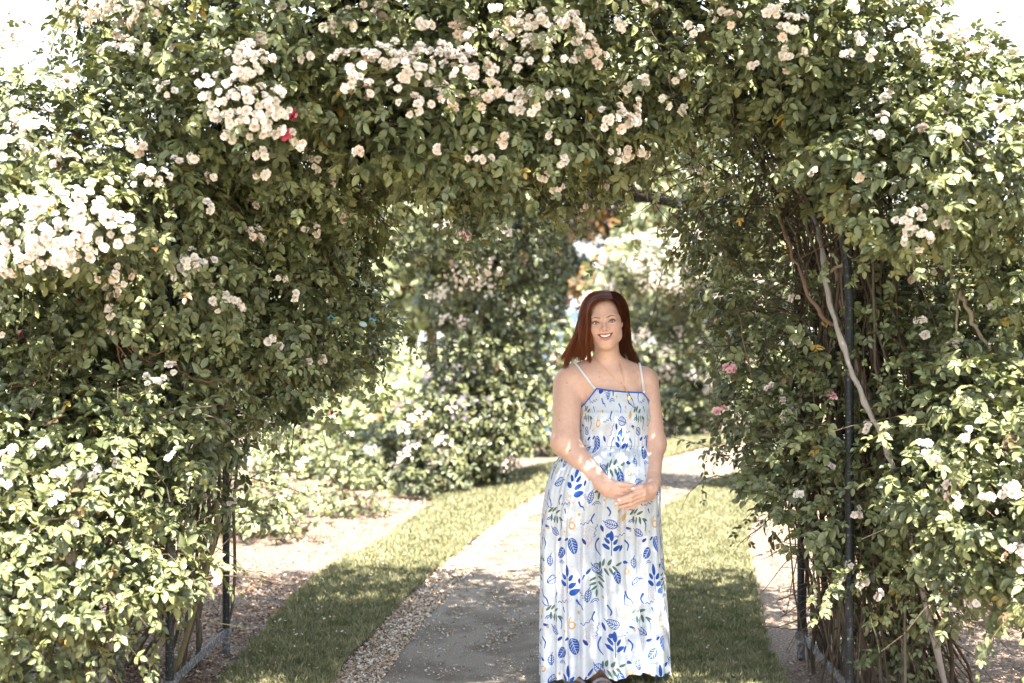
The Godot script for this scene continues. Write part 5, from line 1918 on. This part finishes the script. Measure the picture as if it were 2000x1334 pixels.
		if q[0].contains("red flowers"):
			clusters(bush, lumps_here, [[690, 885, 12], [700, 900, 9], [680, 890, 8]], pink_meshes.slice(3))
	# small plants in the right bed, beyond the near right leg
	for q in [["leafy rose bush in right bed at picture edge, bare stem at its base", 2010, 1180, 5.9, .35, .42], ["rose bush in sunny right bed behind near right leg", 1800, 960, 8.5, .5, .5], ["far rose bush right of the near arch", 1950, 800, 10.5, .7, .7], ["rose bush far behind right leg canes", 1690, 850, 13.5, .6, .6]]:
		var x: float = q[1]
		var y: float = q[2]
		var d: float = q[3]
		var c := P(x, y, d)
		far_rose(q[0], Vector3(c.x, 0, c.z), [lump(x, y, d, q[4], q[5], q[4]), lump(x - 40, y + 30, d, q[4] * 0.6, q[5] * 0.7, q[4] * 0.6), lump(x + 40, y - 30, d, q[4] * 0.6, q[5] * 0.7, q[4] * 0.6)], 200.0, [], 5, 0.04, blossom_meshes, "rose bushes behind the arch", 5, 1.3, "rose_bush", "rose bush")


func tree(label: String, at: Vector3, height: float, spread: float, tone: Color, warm: float, count := 9, called := "tree") -> void:
	var t := thing(called, label, "tree", at, "trees beyond the rose garden")
	var s := Shape.new()
	var top := height * 0.55
	s.tube([Vector3.ZERO, Vector3(0.05, top * 0.4, 0), Vector3(-0.05, top, 0.05), Vector3(0, height * 0.8, 0)], [0.028 * height, 0.022 * height, 0.016 * height, 0.005 * height], 8, Color(0.16, 0.12, 0.09))
	put("trunk", s.mesh(M.bark), t)
	var blobs := []
	for i in count:
		var a := TAU * i / count + rng.randf()
		var f := rng.randf()
		var c := Vector3(cos(a) * spread * (1.0 - f * 0.6) * 0.62, height * lerpf(0.30, 0.86, f), sin(a) * spread * (1.0 - f * 0.6) * 0.62)
		var r := spread * rng.randf_range(0.34, 0.52)
		blobs.append([at + c, Vector3(r, r * 0.8, r), 1.0])
		var l := Shape.new()
		l.tube([Vector3(0, top * 0.75, 0), Vector3(c.x * 0.5, (top + c.y) * 0.45, c.z * 0.5), c], [0.012 * height, 0.008 * height, 0.003 * height], 5, Color(0.15, 0.11, 0.08))
		put("limb", l.mesh(M.bark), t)
	var leaves := grow(blobs, 34.0, 1.7, 0.3)
	var where := [[], [], [], []]
	var tints := [[], [], [], []]
	for lf in leaves:
		var k := rng.randi() % 4
		var tr: Transform3D = lf[0]
		tr.origin -= at
		where[k].append(tr)
		tints[k].append(tone * rng.randf_range(0.7, 1.35) if rng.randf() > warm else Color(0.36, 0.2, 0.09) * rng.randf_range(0.6, 1.4))
	for k in 4:
		multi("crown", tree_leaf_meshes[k], where[k], tints[k], t)


func build_far_trees() -> void:
	var pale := Color(0.24, 0.26, 0.14)
	var mid := Color(0.085, 0.11, 0.045)
	# things half hidden among the far growth
	var sheet := Shape.new()
	for i in 9:
		for k in 13:
			sheet.vert(Vector3(i * 0.1 - 0.4, k * 0.16, 0.03 * sin(i * 1.7 + k * 0.4)), Vector3.BACK)
	for i in 8:
		for k in 12:
			sheet.quad(i * 13 + k, i * 13 + k + 1, i * 13 + k + 14, i * 13 + k + 13)
	var so := put("blue_sheet", sheet.mesh(plain(0.09, 0.15, 0.25, 0.7)))
	so.position = P(1077, 667, 17.2) * Vector3(1, 0, 1)
	tag(so, "blue sheet half hidden behind the pale rose bush beside the woman's hair", "sheet")
	var pot := Shape.new()
	var prof := [[0.0, 0.0], [0.10, 0.0], [0.15, 0.10], [0.17, 0.22], [0.165, 0.30], [0.185, 0.30], [0.185, 0.335], [0.15, 0.335], [0.14, 0.26], [0.0, 0.25]]
	for i in prof.size():
		for k in 21:
			var a := TAU * k / 20
			var nn := Vector3(cos(a), 0.2 if i < 7 else -0.5, sin(a)).normalized()
			pot.vert(Vector3(cos(a) * prof[i][0], prof[i][1], sin(a) * prof[i][0]), nn)
	for i in prof.size() - 1:
		for k in 20:
			pot.quad(i * 21 + k, i * 21 + k + 1, i * 21 + k + 22, i * 21 + k + 21)
	var plinth := thing("garden_urn", "white garden urn in full sun behind the hanging shoots", "urn", P(552, 667, 12.6) * Vector3(1, 0, 1))
	var foot := Shape.new()
	foot.box(Transform3D(Basis(), Vector3(0, 0.22, 0)), Vector3(0.24, 0.44, 0.24))
	put("pedestal", foot.mesh(plain(0.55, 0.53, 0.5)), plinth)
	var bowl := put("bowl", pot.mesh(plain(0.78, 0.77, 0.75)), plinth)
	bowl.position.y = 0.44
	var wall := thing("low_wall", "low grey violet stone wall far behind the left bed", "wall", P(660, 667, 19.5) * Vector3(1, 0, 1))
	var stone := plain(0.16, 0.14, 0.17, 0.95)
	for row in 4:
		for k in 12:
			var b := Shape.new()
			b.box(Transform3D(Basis(), Vector3(-2.4 + k * 0.42 + (0.2 if row % 2 else 0.0) + rng.randf_range(-0.01, 0.01), 0.14 + row * 0.27, rng.randf_range(-0.015, 0.015))), Vector3(0.405, 0.258, 0.3))
			put("stone", b.mesh(stone), wall)
	tree("brown leaved tree beyond the arches, above the woman's head", P(1215, 0, 33) * Vector3(1, 0, 1), 7.6, 1.9, Color(0.07, 0.06, 0.035), 0.45)
	tree("pale green tree beyond the left pillar's top", P(840, 0, 26) * Vector3(1, 0, 1), 6.2, 2.5, pale, 0.03)
	tree("light tree left of the dark pillar, behind the hanging shoots", P(690, 0, 29) * Vector3(1, 0, 1), 6.0, 2.6, pale, 0.05)
	tree("greenish tree right of the brown tree", P(1350, 0, 30) * Vector3(1, 0, 1), 7.0, 2.6, pale, 0.04)
	tree("mid green tree far behind the woman's hair", P(1060, 0, 36) * Vector3(1, 0, 1), 7.4, 2.8, mid, 0.02)
	tree("mid green tree behind the right leg of near arch", P(1600, 0, 28) * Vector3(1, 0, 1), 6.4, 2.8, mid, 0.02)
	tree("tree behind the right rose near picture edge", P(1900, 0, 30) * Vector3(1, 0, 1), 5.4, 3.0, mid, 0.02)
	tree("tree behind the left rose, seen through its gaps", P(420, 0, 28) * Vector3(1, 0, 1), 6.0, 3.0, mid, 0.02)
	tree("tree behind the left rose near picture edge", P(120, 0, 30) * Vector3(1, 0, 1), 5.2, 3.0, mid, 0.02)


func _ready() -> void:
	# ---- camera
	var cam := Camera3D.new()
	cam.name = "camera"
	cam.position = Vector3(0, EYE, 0)
	cam.near = 0.05
	cam.far = 900.0
	var lens := CameraAttributesPhysical.new()
	lens.frustum_focal_length = 39.98
	lens.frustum_focus_distance = 4.72
	lens.frustum_near = 0.05
	lens.frustum_far = 900.0
	lens.exposure_aperture = 2.0
	cam.attributes = lens
	cam.fov = rad_to_deg(2.0 * atan(667.0 / FPX))
	add_child(cam)
	cam.current = true
	# ---- sky
	var sky := ProceduralSkyMaterial.new()
	sky.sky_top_color = Color(0.72, 0.79, 0.88)
	sky.sky_horizon_color = Color(0.97, 0.96, 0.94)
	sky.sky_curve = 0.22
	sky.ground_energy_multiplier = 0.75
	sky.ground_horizon_color = Color(0.75, 0.72, 0.66)
	sky.ground_bottom_color = Color(0.5, 0.46, 0.4)
	sky.sky_energy_multiplier = 0.76
	var env := Environment.new()
	env.background_mode = Environment.BG_SKY
	env.sky = Sky.new()
	env.sky.sky_material = sky
	env.tonemap_mode = Environment.TONE_MAPPER_LINEAR
	env.tonemap_exposure = 6.7
	env.sdfgi_enabled = true
	env.ssao_enabled = true
	env.ssil_enabled = true
	var we := WorldEnvironment.new()
	we.name = "environment"
	we.environment = env
	add_child(we)
	# ---- sun: behind the camera, high, a little to the right
	var sun := DirectionalLight3D.new()
	sun.name = "sun"
	sun.light_color = Color(1.0, 0.965, 0.91)
	sun.light_energy = 1.5
	sun.light_angular_distance = 0.5
	sun.shadow_enabled = true
	add_child(sun)
	sun.look_at_from_position(Vector3.ZERO, Vector3(-0.40, -2.5, -1.22), Vector3.UP)

	rng.seed = 20240
	lumps = noise(2.6, 3, 5)
	gaps = noise(2.1, 3, 9)
	make_materials()
	make_plant_meshes()
	var t0 := Time.get_ticks_msec()
	build_ground()
	build_far_trees()
	build_far_garden()
	build_near_arch()
	print("plants ", Time.get_ticks_msec() - t0)
	if has_method("build_person"):
		build_person()
	print("all ", Time.get_ticks_msec() - t0)
